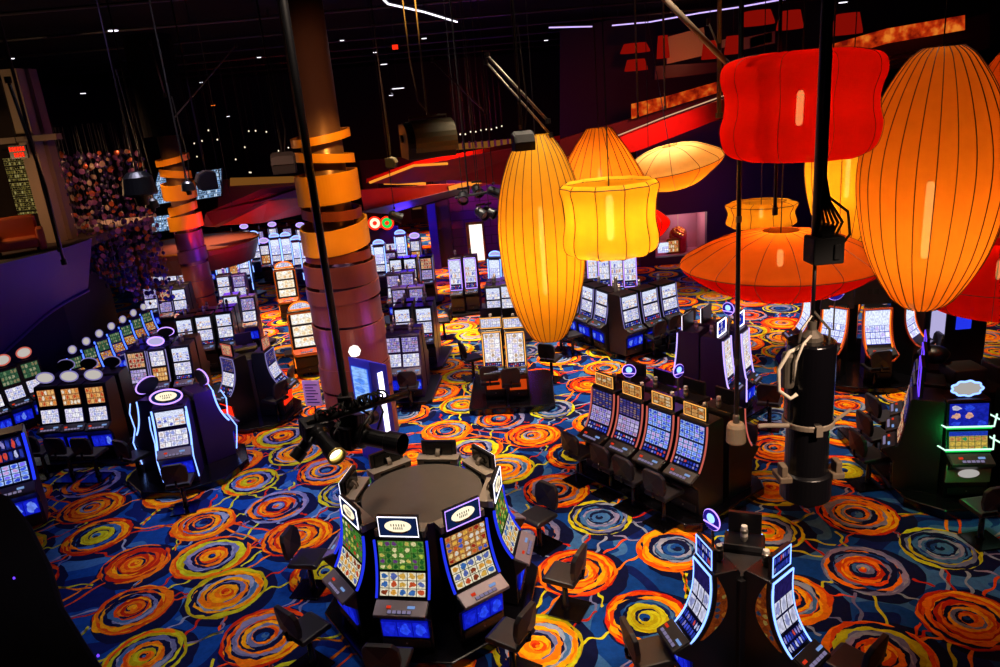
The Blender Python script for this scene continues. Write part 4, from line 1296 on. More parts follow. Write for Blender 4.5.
F_AMBER = fabric('silk_amber', '#ffc838')
F_YELLOW = fabric('silk_yellow', '#ffd038')
F_ORANGE = fabric('silk_orange', '#ff8428')
F_DEEP = fabric('silk_deep_orange', '#ffa432')
F_RED = fabric('silk_red', '#e81c0c')
F_SPOTLIT = fabric('silk_spotlit_cream', '#ffe6b0', trans=.5)  # spotlight on the saucer's top, put into the silk colour
M['rib'] = plain('lantern_rib_wire', '#3a1606', .6)
BULB = glow('bulb_warm', '#ffdca0', 8.0)
BULBCOL = '#ffb05c'
LP = .95
CEIL = 10.2


def lantern(label, c, prof, mats, nrib, power, scal=0.0, nsc=0, ribr=.006, bulb_h=.5, bulb_z=0.0, seam=None, split=None, cable=True, tilt=(0, 0), n=72, group=None, ribs_on=True, bulb_r=.035, col=BULBCOL, dark_top=False):
    """profile of (radius, z) about the lantern's own centre"""
    o = thing('silk_lantern', label, 'lantern', c, 0, group)
    o.rotation_euler = (R(tilt[0]), R(tilt[1]), 0)
    rf = (lambda a, z: 1 + scal * abs(math.cos(nsc * a / 2))) if nsc else None
    # profile smoothing
    pts = []
    P_ = [prof[0]] + prof + [prof[-1]]
    for i in range(1, len(P_) - 2):
        for j in range(5):
            t = j / 5
            q = []
            for k in (0, 1):
                p0, p1, p2, p3 = P_[i - 1][k], P_[i][k], P_[i + 1][k], P_[i + 2][k]
                q.append(.5 * (2 * p1 + (p2 - p0) * t + (2 * p0 - 5 * p1 + 4 * p2 - p3) * t * t + (3 * p1 - p0 - 3 * p2 + p3) * t ** 3))
            pts.append((max(.004, q[0]), q[1]))
    pts.append(prof[-1])
    if split is None:
        b = MB(); b.lathe(pts, n, rf=rf, caps=False)
        b.build('shade', mats[0], o, smooth=True)
    else:
        lo = [p for p in pts if p[1] <= split]; hi = [p for p in pts if p[1] >= split - 1e-9]
        if lo[-1][1] < hi[0][1]:
            lo.append(hi[0])
        b = MB(); b.lathe(lo, n, rf=rf, caps=False); b.build('lower_shade', mats[1], o, smooth=True)
        b = MB(); b.lathe(hi, n, rf=rf, caps=False); b.build('upper_shade', mats[0], o, smooth=True)
    if nrib:
        b = MB()
        for k in range(nrib):
            a = 2 * PI * (k + .5) / nrib if not nsc else 2 * PI * (k + .5) / nsc
            f = rf(a, 0) if rf else 1
            b.tube([((r * f + .004) * math.cos(a), (r * f + .004) * math.sin(a), z) for r, z in pts], ribr, 5)
        b.build('ribs', M['rib'], o)
    if seam:
        b = MB()
        for z in seam:
            r = min(pts, key=lambda p: abs(p[1] - z))[0]
            b.tube([((r * (rf(2 * PI * k / 96, 0) if rf else 1) + .004) * math.cos(2 * PI * k / 96), (r * (rf(2 * PI * k / 96, 0) if rf else 1) + .004) * math.sin(2 * PI * k / 96), z) for k in range(96)], ribr * 1.3, 5, closed=True)
        b.build('hoop', M['rib'], o)
    b = MB()
    b.lathe([(bulb_r * .6, bulb_z - bulb_h / 2), (bulb_r, bulb_z - bulb_h / 2 + .04), (bulb_r, bulb_z + bulb_h / 2 - .04), (bulb_r * .6, bulb_z + bulb_h / 2)], 12)
    b.build('bulb', BULB, o, smooth=True)
    zt = pts[-1][1]
    b = MB()
    b.tube([(0, 0, bulb_z + bulb_h / 2), (0, 0, CEIL - c[2])], .008, 6)
    b.build('hanging_wire', M['black'], o)
    q = lamp('lantern_light', 'POINT', (c[0], c[1], c[2] + bulb_z), power * LP, col, .12)
    return o


def sized(px, py, Y):
    return at(px, py, Y)


SC = lambda Y, v: v
# tall yellow teardrop
c = at(542, 240, 12.2)
k = 12.2 / 740 * 1.04
lantern('tall yellow teardrop lantern with dark ribs, left of the scalloped drum lantern', c, [(.10, -102 * k), (17 * k, -98 * k), (30 * k, -72 * k), (39 * k, -35 * k), (42 * k, 5 * k), (38 * k, 45 * k), (27 * k, 78 * k), (14 * k, 99 * k)], [F_AMBER], 26, 160, ribr=.006, bulb_h=1.5, bulb_z=-.2)
# amber cone behind the drum
c = at(600, 168, 13.0); k = 13.0 / 740 * 1.0
lantern('amber cone lantern behind the scalloped drum lantern', c, [(48 * k, -40 * k), (50 * k, -28 * k), (40 * k, -6 * k), (26 * k, 18 * k), (12 * k, 38 * k)], [F_DEEP], 24, 120, bulb_h=.7, bulb_z=-.35)
# scalloped yellow drum
c = at(610, 218, 9.9); k = 9.9 / 740 * .96
lantern('yellow scalloped drum lantern in front of the amber cone lantern', c, [(30 * k, -39 * k), (46 * k, -35 * k), (50 * k, -22 * k), (47 * k, -2 * k), (48 * k, 18 * k), (51 * k, 32 * k), (47 * k, 38 * k)], [F_YELLOW], 11, 170, scal=-.08, nsc=11, ribr=.006, bulb_h=.6, bulb_z=0, seam=(34 * k,), bulb_r=.05)
# orange flying saucer, the spotlight on its top painted as cream silk
c = at(673, 168, 15.0); k = 15.0 / 740
lantern('orange saucer lantern with spotlight painted cream on top, above right of the drum lantern', c, [(3 * k, -21 * k), (22 * k, -17 * k), (40 * k, -6 * k), (50 * k, 4 * k), (42 * k, 11 * k), (26 * k, 19 * k), (8 * k, 22 * k)], [F_SPOTLIT, F_DEEP], 12, 200, bulb_h=.3, bulb_z=.02, seam=(4 * k,), split=4 * k, tilt=(4, -10))
# red pumpkin
c = at(800, 106, 7.7); k = 7.7 / 740 * .98; w = .93
lantern('big red pumpkin-shaped lantern at the top right', c, [(26 * k, -50 * k), (58 * k * w, -50 * k), (76 * k * w, -42 * k), (82 * k * w, -22 * k), (78 * k * w, -4 * k), (78 * k * w, 12 * k), (83 * k * w, 30 * k), (77 * k * w, 44 * k), (52 * k * w, 50 * k), (24 * k, 51 * k)], [F_RED], 10, 58, scal=-.05, nsc=10, ribr=.003, bulb_h=.34, bulb_z=-.02, col='#ffa050', tilt=(0, 1))
# small flat lantern above the saucer
c = at(761, 213, 14.5); k = 14.5 / 740
lantern('small flat orange lantern above the broad orange saucer lantern', c, [(20 * k, -14 * k), (34 * k, -11 * k), (32 * k, 0), (35 * k, 9 * k), (25 * k, 12 * k)], [F_AMBER], 10, 60, scal=-.06, nsc=10, ribr=.006, bulb_h=.2, bulb_z=0, seam=(9 * k,))
# broad saucer
c = at(780, 262, 10.6); k = 10.6 / 740 * 1.0
lantern('broad orange saucer lantern with a red underside, right of the centre', c, [(4 * k, -36 * k), (45 * k, -32 * k), (78 * k, -18 * k), (100 * k, 0), (82 * k, 14 * k), (55 * k, 26 * k), (18 * k, 33 * k)], [F_ORANGE, F_RED], 16, 150, ribr=.005, bulb_h=.25, bulb_z=.06, seam=(0,), split=0.0, tilt=(0, 0), bulb_r=.045)
# egg behind the pumpkin
c = at(848, 170, 12.2); k = 12.2 / 740
lantern('orange egg lantern half hidden behind the red pumpkin and the big egg lanterns', c, [(12 * k, -74 * k), (26 * k, -60 * k), (38 * k, -20 * k), (40 * k, 20 * k), (30 * k, 60 * k), (14 * k, 78 * k)], [F_AMBER], 16, 120, ribr=.006, bulb_h=.7, bulb_z=-.1)
# big egg
c = at(931, 184, 8.5); k = 8.5 / 740 * .96
lantern('biggest egg-shaped orange lantern with dark ribs at the right', c, [(16 * k, -134 * k), (34 * k, -118 * k), (58 * k, -70 * k), (70 * k, -8 * k), (68 * k, 40 * k), (52 * k, 88 * k), (32 * k, 122 * k), (18 * k, 134 * k)], [F_DEEP], 26, 110, ribr=.0055, bulb_h=.9, bulb_z=-.42, bulb_r=.045)
# red lantern low right
c = at(998, 276, 11.0); k = 11.0 / 740
lantern('red round lantern low at the right edge, behind the big egg lantern', c, [(20 * k, -38 * k), (60 * k, -32 * k), (74 * k, -4 * k), (62 * k, 24 * k), (20 * k, 36 * k)], [F_RED], 10, 60, ribr=.005, bulb_h=.3, bulb_z=.1, seam=(-4 * k,), col='#ff8a50')
# orange lantern at the right edge
c = at(1008, 140, 13.5); k = 13.5 / 740
lantern('orange lantern cut by the right picture edge', c, [(8 * k, -96 * k), (28 * k, -60 * k), (40 * k, 0), (34 * k, 50 * k), (14 * k, 84 * k)], [F_ORANGE], 14, 70, bulb_h=.6)
# small red tip behind the drum
c = at(650, 225, 17.5); k = 17.5 / 740
lantern('small red lantern tip showing right of the scalloped drum lantern', c, [(2 * k, -16 * k), (12 * k, -10 * k), (20 * k, 2 * k), (14 * k, 10 * k), (3 * k, 18 * k)], [F_RED], 8, 30, bulb_h=.2, col='#ff7a40')
# ================================================================== room shell
def quadpts(b, pts, mi=0):
    return b.poly(pts, mi)


def sheet(name, pts, mat, thick=.12, parent=None, uv=None):
    """a panel through 3-D corner points, given real thickness"""
    p = [Vector(q) for q in pts]
    n = (p[1] - p[0]).cross(p[2] - p[0]).normalized()
    if n.dot(Vector((0, 0, CAM_H)) - p[0]) < 0:
        n = -n
    q = [v - n * thick for v in p]
    N = len(p)
    b = MB()
    fu = [(0, 0), (1, 0), (1, 1), (0, 1)] if N == 4 else None
    b.poly(p, 0, fu); b.poly(q[::-1], 0)
    for i in range(N):
        j = (i + 1) % N
        b.poly([p[i], q[i], q[j], p[j]], 0)
    bm_fix = b.build(name, mat, parent)
    me = bm_fix.data
    bm = bmesh.new(); bm.from_mesh(me); bmesh.ops.remove_doubles(bm, verts=bm.verts, dist=1e-5); bmesh.ops.recalc_face_normals(bm, faces=bm.faces); bm.to_mesh(me); bm.free()
    return bm_fix


M['wall_dark'] = plain('dark_wall_paint', '#0d0a12', .8)
M['wall_ceiling'] = plain('black_ceiling_paint', '#020202', .95, spec=.1)
M['wall_purple'] = None


def tiles(name, c1, c2, mortar, sc, bw=.5, bh=.25):
    mt, nt, out = new_mat(name)
    b = nt.nodes.new('ShaderNodeBsdfPrincipled')
    b.inputs['Roughness'].default_value = .6
    tc = nt.nodes.new('ShaderNodeTexCoord')
    mp = nt.nodes.new('ShaderNodeMapping')
    mp.inputs['Rotation'].default_value = (R(90), 0, 0)
    L(nt, tc.outputs['Object'], mp.inputs['Vector'])
    br = nt.nodes.new('ShaderNodeTexBrick')
    br.inputs['Color1'].default_value = lin(c1)
    br.inputs['Color2'].default_value = lin(c2)
    br.inputs['Mortar'].default_value = lin(mortar)
    br.inputs['Scale'].default_value = sc
    br.inputs['Mortar Size'].default_value = .02
    br.inputs['Brick Width'].default_value = bw
    br.inputs['Row Height'].default_value = bh
    L(nt, mp.outputs[0], br.inputs['Vector'])
    L(nt, br.outputs['Color'], b.inputs['Base Color'])
    L(nt, b.outputs[0], out.inputs[0])
    return mt


M['wall_purple'] = tiles('purple_block_wall', '#5a2478', '#4c1c6a', '#2a0c40', 1.0, 1.2, .4)
M['wood_dark'] = plain('dark_wood', '#2a120a', .5, noise=.35, nscale=3)
M['curtain'] = plain('brown_drape', '#3a1a10', .8, noise=.3, nscale=5)
M['tan'] = plain('tan_plaster', '#8a7a62', .8, noise=.08)
M['tan_dim'] = plain('tan_column', '#6a5a48', .7)


def wall(name, x0, x1, y0, y1, z0, z1, mat):
    b = MB(); b.box(x0, x1, y0, y1, z0, z1)
    return struct(b.build(name, mat))


b = MB(); b.box(-26, 32, 1.0, 61, CEIL, CEIL + .2)
struct(b.build('ceiling', M['wall_ceiling']))
wall('wall_back', -26, 32, 56, 56.3, -.05, CEIL, M['wall_dark'])
wall('wall_left', -25.3, -25, 1, 56.3, -.05, CEIL, M['wall_dark'])
wall('wall_right', 31, 31.3, 1, 56.3, -.05, CEIL, M['wall_dark'])

# violet block wall behind the tall lantern, with a bright doorway
YW = 34.0
d0 = at(470, 262, YW); d1 = at(483, 225, YW)
dx0, dx1 = at(471, 250, YW).x, at(484, 250, YW).x
xl = at(452, 250, YW).x
xr = at(660, 250, YW).x
zt = at(470, 175, YW).z
b = MB()
dh = 1.75
b.box(xl, dx0, 0, .3, 0, zt); b.box(dx1, xr, 0, .3, 0, zt); b.box(dx0, dx1, 0, .3, dh, zt)
struct(b.build('wall_violet', M['wall_purple'], loc=(0, YW, 0)))
o = b = None
o = thing('doorway', 'bright open doorway in the violet wall left of the tall lantern', 'doorway', ((dx0 + dx1) / 2, YW, 0))
o['kind'] = 'structure'; o.name = 'door_1'
w = (dx1 - dx0) / 2
b = MB(); b.box(-w, w, .25, .28, .0, dh); b.build('lit_opening', M['door_glow'] if M.setdefault('door_glow', glow('door_daylight', '#fff2e0', 1.5)) else None, o)
b = MB(); b.box(-w - .14, -w, -.06, .3, 0, dh + .1); b.box(w, w + .08, -.06, .3, 0, dh + .1); b.box(-w - .14, w + .08, -.06, .3, dh, dh + .12); b.build('door_frame', M['brass'], o)
# dark timber pier and violet pier left of the violet wall
p0 = at(447, 235, YW).x
b = MB(); b.box(at(440, 240, YW).x, at(453, 240, YW).x, -.6, .4, 0, zt); struct(b.build('trim_1', M['wood_dark'], loc=(0, YW, 0)))
b = MB(); b.box(at(432, 240, YW).x, at(440, 240, YW).x, -.9, .0, 0, zt - .3)
pier = struct(b.build('trim_2', M['blue_pier'] if M.setdefault('blue_pier', plain('violet_blue_pier', '#2c1c78', .5)) else None, loc=(0, YW, 0)))
# hallway end with dark portals and lit chairs of a lounge
YH = 48.0
xh0, xh1 = at(368, 225, YH).x, at(436, 225, YH).x
b = MB(); b.box(xh0, xh1, 0, .3, 0, 4.2); struct(b.build('wall_hall_end', M['curtain'], loc=(0, YH, 0)))
for k, (xa, xb) in enumerate(((381, 402), (410, 428))):
    a, c = at(xa, 225, YH).x, at(xb, 225, YH).x
    o = thing('wall_portal', ['dark wooden portal at the end of the far hallway, left one', 'dark wooden portal with lit shelves at the end of the far hallway, right one'][k], 'portal', ((a + c) / 2, YH - .1, 0))
    w = (c - a) / 2
    b = MB(); b.box(-w, -w + .15, -.1, .1, 0, 3.2); b.box(w - .15, w, -.1, .1, 0, 3.2); b.box(-w, w, -.1, .1, 3.05, 3.25); b.build('frame', M['wood_dark'], o)
    b = MB(); b.box(-w + .15, w - .15, .0, .1, .3, 3.05); b.build('panel', M['black_matte'], o)
    b = MB()
    for i in range(3):
        b.box(-w * .5, w * .5, -.05, .0, .9 + .5 * i, 1.15 + .5 * i)
    b.build('lit_shelf', M['shelf_glow'] if M.setdefault('shelf_glow', glow('shelf_warm', '#a06a38', .45)) else None, o)

# right: dark violet wall with a display niche
YN = 30.0
b = MB()
xa, xb = at(640, 240, YN).x, at(712, 240, YN).x
n0, n1 = at(655, 235, YN).x, at(707, 235, YN).x
zb, zt2 = at(680, 256, YN).z, at(680, 214, YN).z
M['wall_violet_dark'] = plain('dark_violet_wall', '#22103e', .6)
b.box(xa, n0, 0, .3, 0, 5.6); b.box(n1, at(1200, 240, YN).x, 0, .3, 0, 5.6); b.box(n0, n1, 0, .3, 0, zb); b.box(n0, n1, 0, .3, zt2, 5.6)
struct(b.build('wall_niche', M['wall_violet_dark'], loc=(0, YN, 0)))
b = MB(); b.box(n0 - .1, n1 + .1, .3, 1.8, zb - .15, zb); b.box(n0 - .1, n1 + .1, 1.6, 1.8, zb, zt2 + .1); b.box(n0 - .1, n1 + .1, .3, 1.8, zt2, zt2 + .15); b.box(n0 - .2, n0, .3, 1.8, zb, zt2); b.box(n1, n1 + .15, .3, 1.8, zb, zt2)
struct(b.build('wall_niche_lining', M['niche'] if M.setdefault('niche', plain('mauve_niche', '#9a6a8a', .7)) else None, loc=(0, YN, 0)))
lamp('niche_light', 'POINT', ((n0 + n1) / 2 + .3, YN + .7, zt2 - .25), 45, '#ffc8b0', .1)
cx = (n0 + n1) / 2
o = thing('gold_ball', 'golden bead ball hanging in the niche behind the drum lantern', 'ornament', (at(678, 235, YN + .9).x, YN + .9, at(678, 235, YN + .9).z))
b = MB(); g = random.Random(5)
for i in range(90):
    z_ = 1 - 2 * (i + .5) / 90; a_ = i * 2.39996; r_ = math.sqrt(1 - z_ * z_)
    b.lathe([(.0, -.08), (.06, -.05), (.08, 0), (.06, .05), (.0, .08)], 6, i % 2, c=(r_ * math.cos(a_) * .30, r_ * math.sin(a_) * .30, z_ * .30), caps=False)
b.build('beads', [M['brass'], M['bead_red'] if M.setdefault('bead_red', plain('bead_copper', '#9a3a14', .3, .6)) else None], o)
b = MB(); b.tube([(0, 0, .3), (0, 0, zt2 - o.location.z)], .012, 6); b.build('cord', M['silver'], o)
for nm, px, wd, ht, mt, lb in (('framed_screen', 663, .30, .42, 's_pearl', 'small blue-white framed screen on the niche sill'), ('framed_screen', 673, .28, .46, 's_orange', 'small gold-framed screen on the niche sill'),
                               ('red_vase', 682, .15, .62, None, 'red cylinder vase under the golden ball in the niche')):
    p = at(px, 251, YN + .6)
    if mt:
        o = thing(nm, lb, 'screen', (p.x, YN + .55, zb))
        b = MB(); b.box(-wd, wd, 0, .06, .0, ht * 1.4); b.build('frame', M['brass'] if 'gold' in lb else M['white_plastic'], o)
        b = MB(); b.strip([(-.005, .08), (-.005, ht * 1.4 - .08)], -wd + .07, wd - .07, .01); b.build('screen', M[mt], o)
    else:
        o = thing(nm, lb, 'vase', (p.x, YN + .8, zb))
        b = MB(); b.lathe([(.20, 0), (.24, .05), (.24, .75), (.18, .82), (.16, .82)], 18); b.build('body', M['red_plastic'], o, smooth=True)
        b = MB(); b.lathe([(.17, .80), (.20, .84), (.17, .86)], 18); b.build('lip', M['bead_red'], o)

# ------------------------------------------------------------------ left balcony and its violet curved front
top = [(-60, 282), (-15, 268), (25, 258), (67, 247), (92, 238)]
bot = [(-60, 400), (-15, 370), (12, 345), (50, 312), (88, 290)]
ZT = 4.2
T, B_ = [], []
for (x, y), (x2, y2) in zip(top, bot):
    T.append(spot(x, y, ZT)); B_.append(None)
for i, (x2, y2) in enumerate(bot):
    v = at(x2, y2, T[i].y + .05); B_[i] = v
b = MB()
n = len(T)
def cr(pts, m=6):
    out = []
    Q = [pts[0]] + pts + [pts[-1]]
    for i in range(1, len(Q) - 2):
        for j in range(m):
            t = j / m
            out.append(.5 * (2 * Q[i] + (Q[i + 1] - Q[i - 1]) * t + (2 * Q[i - 1] - 5 * Q[i] + 4 * Q[i + 1] - Q[i + 2]) * t * t + (3 * Q[i] - Q[i - 1] - 3 * Q[i + 1] + Q[i + 2]) * t ** 3))
    out.append(pts[-1])
    return out
Tc, Bc = cr(T), cr(B_)
off = Vector((-.35, .0, 0))
n = len(Tc)
M['violet_wall'] = plain('violet_plaster', '#341866', .5, noise=.06, nscale=2)
b = MB(); b.raw(Tc + Bc, [(n + i, n + i + 1, i + 1, i) for i in range(n - 1)])
struct(b.build('wall_balcony_front', M['violet_wall'], smooth=True))
b = MB()
for i in range(n - 1):
    b.poly([Tc[i], Tc[i + 1], Tc[i + 1] + off, Tc[i] + off])
    b.poly([Bc[i] + off, Bc[i + 1] + off, Bc[i + 1], Bc[i]])
    b.poly([Tc[i] + off, Tc[i + 1] + off, Bc[i + 1] + off, Bc[i] + off])
b.poly([Bc[-1], Bc[-1] + off, Tc[-1] + off, Tc[-1]])
struct(b.build('wall_balcony_back', M['wall_dark']))
b = MB(); b.tube([v + Vector((.02, -.02, .0)) for v in Bc], .05, 8)
struct(b.build('trim_3', M['violet_wall']))
xe = Tc[-1].x
b = MB(); b.slab([(-25, 8.5), (Tc[0].x - .36, Tc[0].y)] + [(v.x - .36, v.y) for v in Tc[1:]] + [(xe - .36, 27), (-25, 27)], ZT - .3, ZT - .05)
struct(b.build('floor_balcony', M['balcony_floor'] if M.setdefault('balcony_floor', plain('balcony_carpet', '#4a3a34', .9, noise=.2)) else None))
b = MB(); b.slab([(-25, 8.5), (Bc[0].x - 1.2, 8.5)] + [(v.x - 1.2, v.y + .6) for v in Bc] + [(-14.2, 27), (-25, 27)], .0, 2.6)
struct(b.build('wall_under_balcony', M['wall_dark']))
# lounge behind the balcony front
YB = 26.0
xw = at(100, 200, YB).x
b = MB(); b.box(-25, at(62, 200, YB).x, 0, .25, ZT - .05, 9.0); struct(b.build('wall_lounge', M['lounge_wall'] if M.setdefault('lounge_wall', plain('lounge_wall_brown', '#3c3028', .8)) else None, loc=(0, YB, 0)))
c0, c1 = at(38, 200, 22).x, at(54, 200, 22).x
def vpost(name, px0, px1, Y, z0, z1, mat, lab=None, depth=.5):
    b = MB(); a, c = at(px0[0], px0[1], Y).x, at(px1[0], px1[1], Y).x
    b.box(a, c, 0, depth, z0, z1)
    return struct(b.build(name, mat, loc=(0, Y, 0)))
vpost('column_1', (38, 215), (54, 215), 22, ZT - .05, 9.0, M['tan'])
vpost('column_2', (57, 215), (66, 215), 22.4, ZT - .05, 9.0, M['tan_dim'], depth=.4)
b = MB(); b.box(-25, at(62, 140, 22).x, -.15, .15, at(40, 141, 22).z, at(40, 135, 22).z); struct(b.build('trim_4', M['tan_dim'], loc=(0, 21.9, 0)))
p = spot(20, 253, ZT)
o = thing('armchair', 'low orange-brown armchair on the left balcony', 'armchair', (p.x, p.y, ZT - .05), R(30))
M['amber_cloth'] = plain('amber_upholstery', '#b8551c', .7)
b = MB(); b.box(-.5, .5, -.45, .4, .18, .45); b.build('seat', M['amber_cloth'], o, bevel=.06)
b = MB(); b.box(-.55, .55, .30, .52, .25, 1.0); b.build('backrest', M['amber_cloth'], o, bevel=.07)
for sx in (-1, 1):
    b = MB(); b.box(sx * .58 - .09, sx * .58 + .09, -.45, .45, .10, .66); b.build('armrest', M['amber_cloth'], o, bevel=.05)
    for sy in (-.35, .35):
        b = MB(); b.lathe([(.02, 0), (.03, .19)], 8, c=(sx * .45, sy, 0)); b.build('leg', M['black'], o)
p = at(18, 152, 21.5)
o = thing('red_sign', 'small red two-line lit sign high on the left by the pale column', 'sign', (p.x, p.y, p.z))
b = MB(); b.box(-.24, .24, 0, .08, -.18, .18); b.build('sign_box', M['black'], o)
b = MB()
g = random.Random(3)
for r_ in range(2):
    for i in range(6 if r_ == 0 else 4):
        x = -.22 + i * .074 + (.10 if r_ else 0)
        z0 = .02 - r_ * .16
        b.box(x, x + .05, -.012, 0, z0, z0 + .12)
b.build('lit_letters', M['g_red'], o)
b = MB(); b.tube([(0, .04, .24), (0, .04, CEIL - p.z)], .012, 6); b.build('hanger', M['black'], o)
p = at(74, 228, 22.6)
o = thing('back_bar', 'lit bottle shelves at the back of the left balcony', 'shelf', (at(24, 205, 25.5).x, 25.6, 0))
b = MB(); b.box(-.45, .45, .1, .3, ZT, 6.8)
for i in range(5):
    b.box(-.45, .45, -.1, .1, ZT + .6 + i * .5, ZT + .63 + i * .5)
b.build('shelves', M['wood_dark'], o)
b = MB(); b.strip([(.08, ZT + .5), (.08, 6.6)], -.4, .4, .01); b.build('lit_back', M['s_bottles'] if M.setdefault('s_bottles', screen('bottle_lights', 10, 14, ['#c8b060', '#3a2a10', '#8a7a30', '#1a1208', '#e0d080', '#2a1c0c'], '#0c0804', .35, .38)) else None, o)

# ------------------------------------------------------------------ bead curtain: nobody could count it
M['bead_p'] = plain('bead_mauve_glass', '#7a4a70', .2, .1)
M['bead_o'] = plain('bead_copper_glass', '#a8542a', .2, .3)
M['bead_d'] = plain('bead_plum_glass', '#2e1c48', .25, .1)
M['bead_c'] = plain('bead_cream_glass', '#a08a70', .25)
b = MB()
g = random.Random(11)
for i in range(42):
    fx = i / 41
    Y = 22.0 + g.uniform(0, 2.6)
    px = 66 + 96 * fx + g.uniform(-2, 2)
    ptop, pbot = at(px - 12, 150, Y), at(px, 268 + 34 * min(1, fx * 1.6) - 14 * abs(fx - .6) + g.uniform(-8, 6), Y)
    x = (ptop.x + pbot.x) / 2
    z = pbot.z
    b.tube([(x, Y, pbot.z), (x, Y, 7.4)], .006, 4, 4)
    while z < ptop.z:
        if g.random() < .93:
            r_ = g.uniform(.05, .095)
            mi = g.choice((0, 0, 1, 2, 2, 2, 3)) if z > 4.2 else g.choice((0, 2, 2, 2, 1))
            Mx = Matrix.Rotation(g.uniform(-.7, .7), 3, 'Z') @ Matrix.Rotation(R(90), 3, 'X')
            b.lathe([(r_ * .2, -.025), (r_ * .85, -.018), (r_, 0), (r_ * .85, .018), (r_ * .2, .025)], 10, mi, c=(x, Y, z), M=Mx)
        z += g.uniform(.22, .34)
tag(b.build('bead_curtain', [M['bead_p'], M['bead_o'], M['bead_d'], M['bead_c'], M['black']]), 'curtain of mauve and copper glass discs hanging at the left, by the balcony', 'bead curtain', kind='stuff')

# ------------------------------------------------------------------ banded columns
M['col_bronze'] = plain('bronze_column', '#7a5a4c', .32, .4)
M['col_maroon'] = plain('maroon_column_skin', '#54301f', .35, .35)
M['band_gold'] = plain('gold_band', '#f0a01c', .38, .15)
M['band_copper'] = plain('copper_band', '#9a4a30', .32, .5)
M['band_rust'] = plain('rust_sleeve', '#96503c', .34, .35, noise=.1, nscale=3)
M['band_mauve'] = plain('mauve_band', '#6a3a5c', .35, .4)


def tilted_ring(b, c, r, z, h, tilt, ph, mi, n=64, a0=0.0, a1=2 * PI, th=.04):
    """a flat metal band round the column, cut on a slant"""
    vs = []
    K = n
    full = abs(a1 - a0 - 2 * PI) < 1e-6
    for i in range(K + (0 if full else 1)):
        a = a0 + (a1 - a0) * i / K
        dz = tilt * math.cos(a - ph)
        hh = h * (1 if full else (1 - .75 * abs(2 * i / K - 1) ** 2))
        ca, sa = math.cos(a), math.sin(a)
        for rr, zz in ((r, z + dz - hh / 2), (r + th, z + dz - hh / 2), (r + th, z + dz + hh / 2), (r, z + dz + hh / 2)):
            vs.append((c[0] + rr * ca, c[1] + rr * sa, zz))
    m = K if full else K + 1
    fs = []
    for i in range(m if full else m - 1):
        j = (i + 1) % m
        for k in range(4):
            fs.append((i * 4 + k, j * 4 + k, j * 4 + (k + 1) % 4, i * 4 + (k + 1) % 4))
    if not full:
        fs += [(0, 1, 2, 3)[::-1], tuple((m - 1) * 4 + k for k in range(4))]
    b.raw(vs, fs, mi)


def column(name, label, base, r, ztop, rings):
    o = thing(name, label, 'column', (base[0], base[1], 0))
    b = MB(); b.lathe([(r, 0.0), (r, ztop)], 48); b.build('shaft', M['col_bronze'], o, smooth=True)
    b = MB(); b.lathe([(r * 1.2, 0.0), (r * 1.2, ztop * .45)], 48); b.build('sleeve', M['band_mauve'], o, smooth=True)
    for (z, h, tilt, ph, mt, rr) in rings:
        b = MB(); tilted_ring(b, (0, 0), r * rr, z, h, tilt, R(ph), 0)
        b.build('band', M[mt], o, smooth=False)
    return o


colb = Vector((-3.30, 15.7))
g = random.Random(21)
rings = [(6.62, .16, .08, 40, 'band_gold', 1.34), (6.22, .18, .06, 200, 'band_gold', 1.38), (5.62, .60, .03, 30, 'band_gold', 1.44), (5.10, .20, .05, 150, 'band_copper', 1.37), (4.62, .52, .10, 60, 'band_gold', 1.59), (4.20, .20, -.03, 20, 'band_copper', 1.52),
         (3.84, .44, .02, 140, 'band_rust', 1.71), (3.44, .30, .05, 60, 'band_rust', 1.76), (3.02, .50, -.03, 0, 'band_rust', 1.70), (2.55, .40, .04, 100, 'band_rust', 1.76), (2.06, .56, .03, 40, 'band_rust', 1.71), (1.50, .54, -.04, 70, 'band_rust', 1.77),
         (.94, .54, .03, 120, 'band_rust', 1.72), (.34, .62, .0, 0, 'band_rust', 1.76)]
column('banded_column', 'tall bronze column wrapped in gold and copper bands, left of the centre', colb, .425, 9.25, rings)
colf = spot(206, 318, 0).to_2d()
rings = [(6.0, .22, .1, 40, 'band_gold', 1.5), (5.5, .26, .08, 200, 'band_gold', 1.35), (4.9, .55, .06, 100, 'band_gold', 1.5), (4.25, .3, .1, 20, 'band_gold', 1.3), (3.75, .5, .05, 0, 'band_gold', 1.55), (3.1, .6, .04, 60, 'band_mauve', 1.25), (2.5, .45, .06, 10, 'band_mauve', 1.32), (1.9, .6, .04, 90, 'band_rust', 1.26), (1.25, .6, .04, 30, 'band_rust', 1.33), (.5, .8, .0, 0, 'band_rust', 1.27)]
column('banded_column', 'far slender column wrapped in gold and mauve bands, by the round bulkhead', colf, .37, 6.9, rings)
b = MB(); b.lathe([(.8, 6.85), (.8, CEIL)], 24, c=(colf.x, colf.y, 0)); struct(b.build('trim_5', M['wall_ceiling']))
b = MB(); b.lathe([(.9, 9.2), (.9, CEIL)], 24, c=(colb.x, colb.y, 0)); struct(b.build('trim_6', M['wall_ceiling']))

# ------------------------------------------------------------------ red sloped canopies over the far aisles
M['can_red'] = plain('red_lacquer_canopy', '#a01008', .55, .0, noise=.5, nscale=1.4)
M['can_plum'] = plain('plum_fascia', '#3a1226', .5)
M['can_rust'] = plain('rust_canopy', '#8a3014', .4, .1, noise=.3, nscale=2)
M['cove'] = glow('cove_light_amber', '#ff9a30', .95)
M['cove_dim'] = glow('cove_light_rust', '#c84a14', .45)


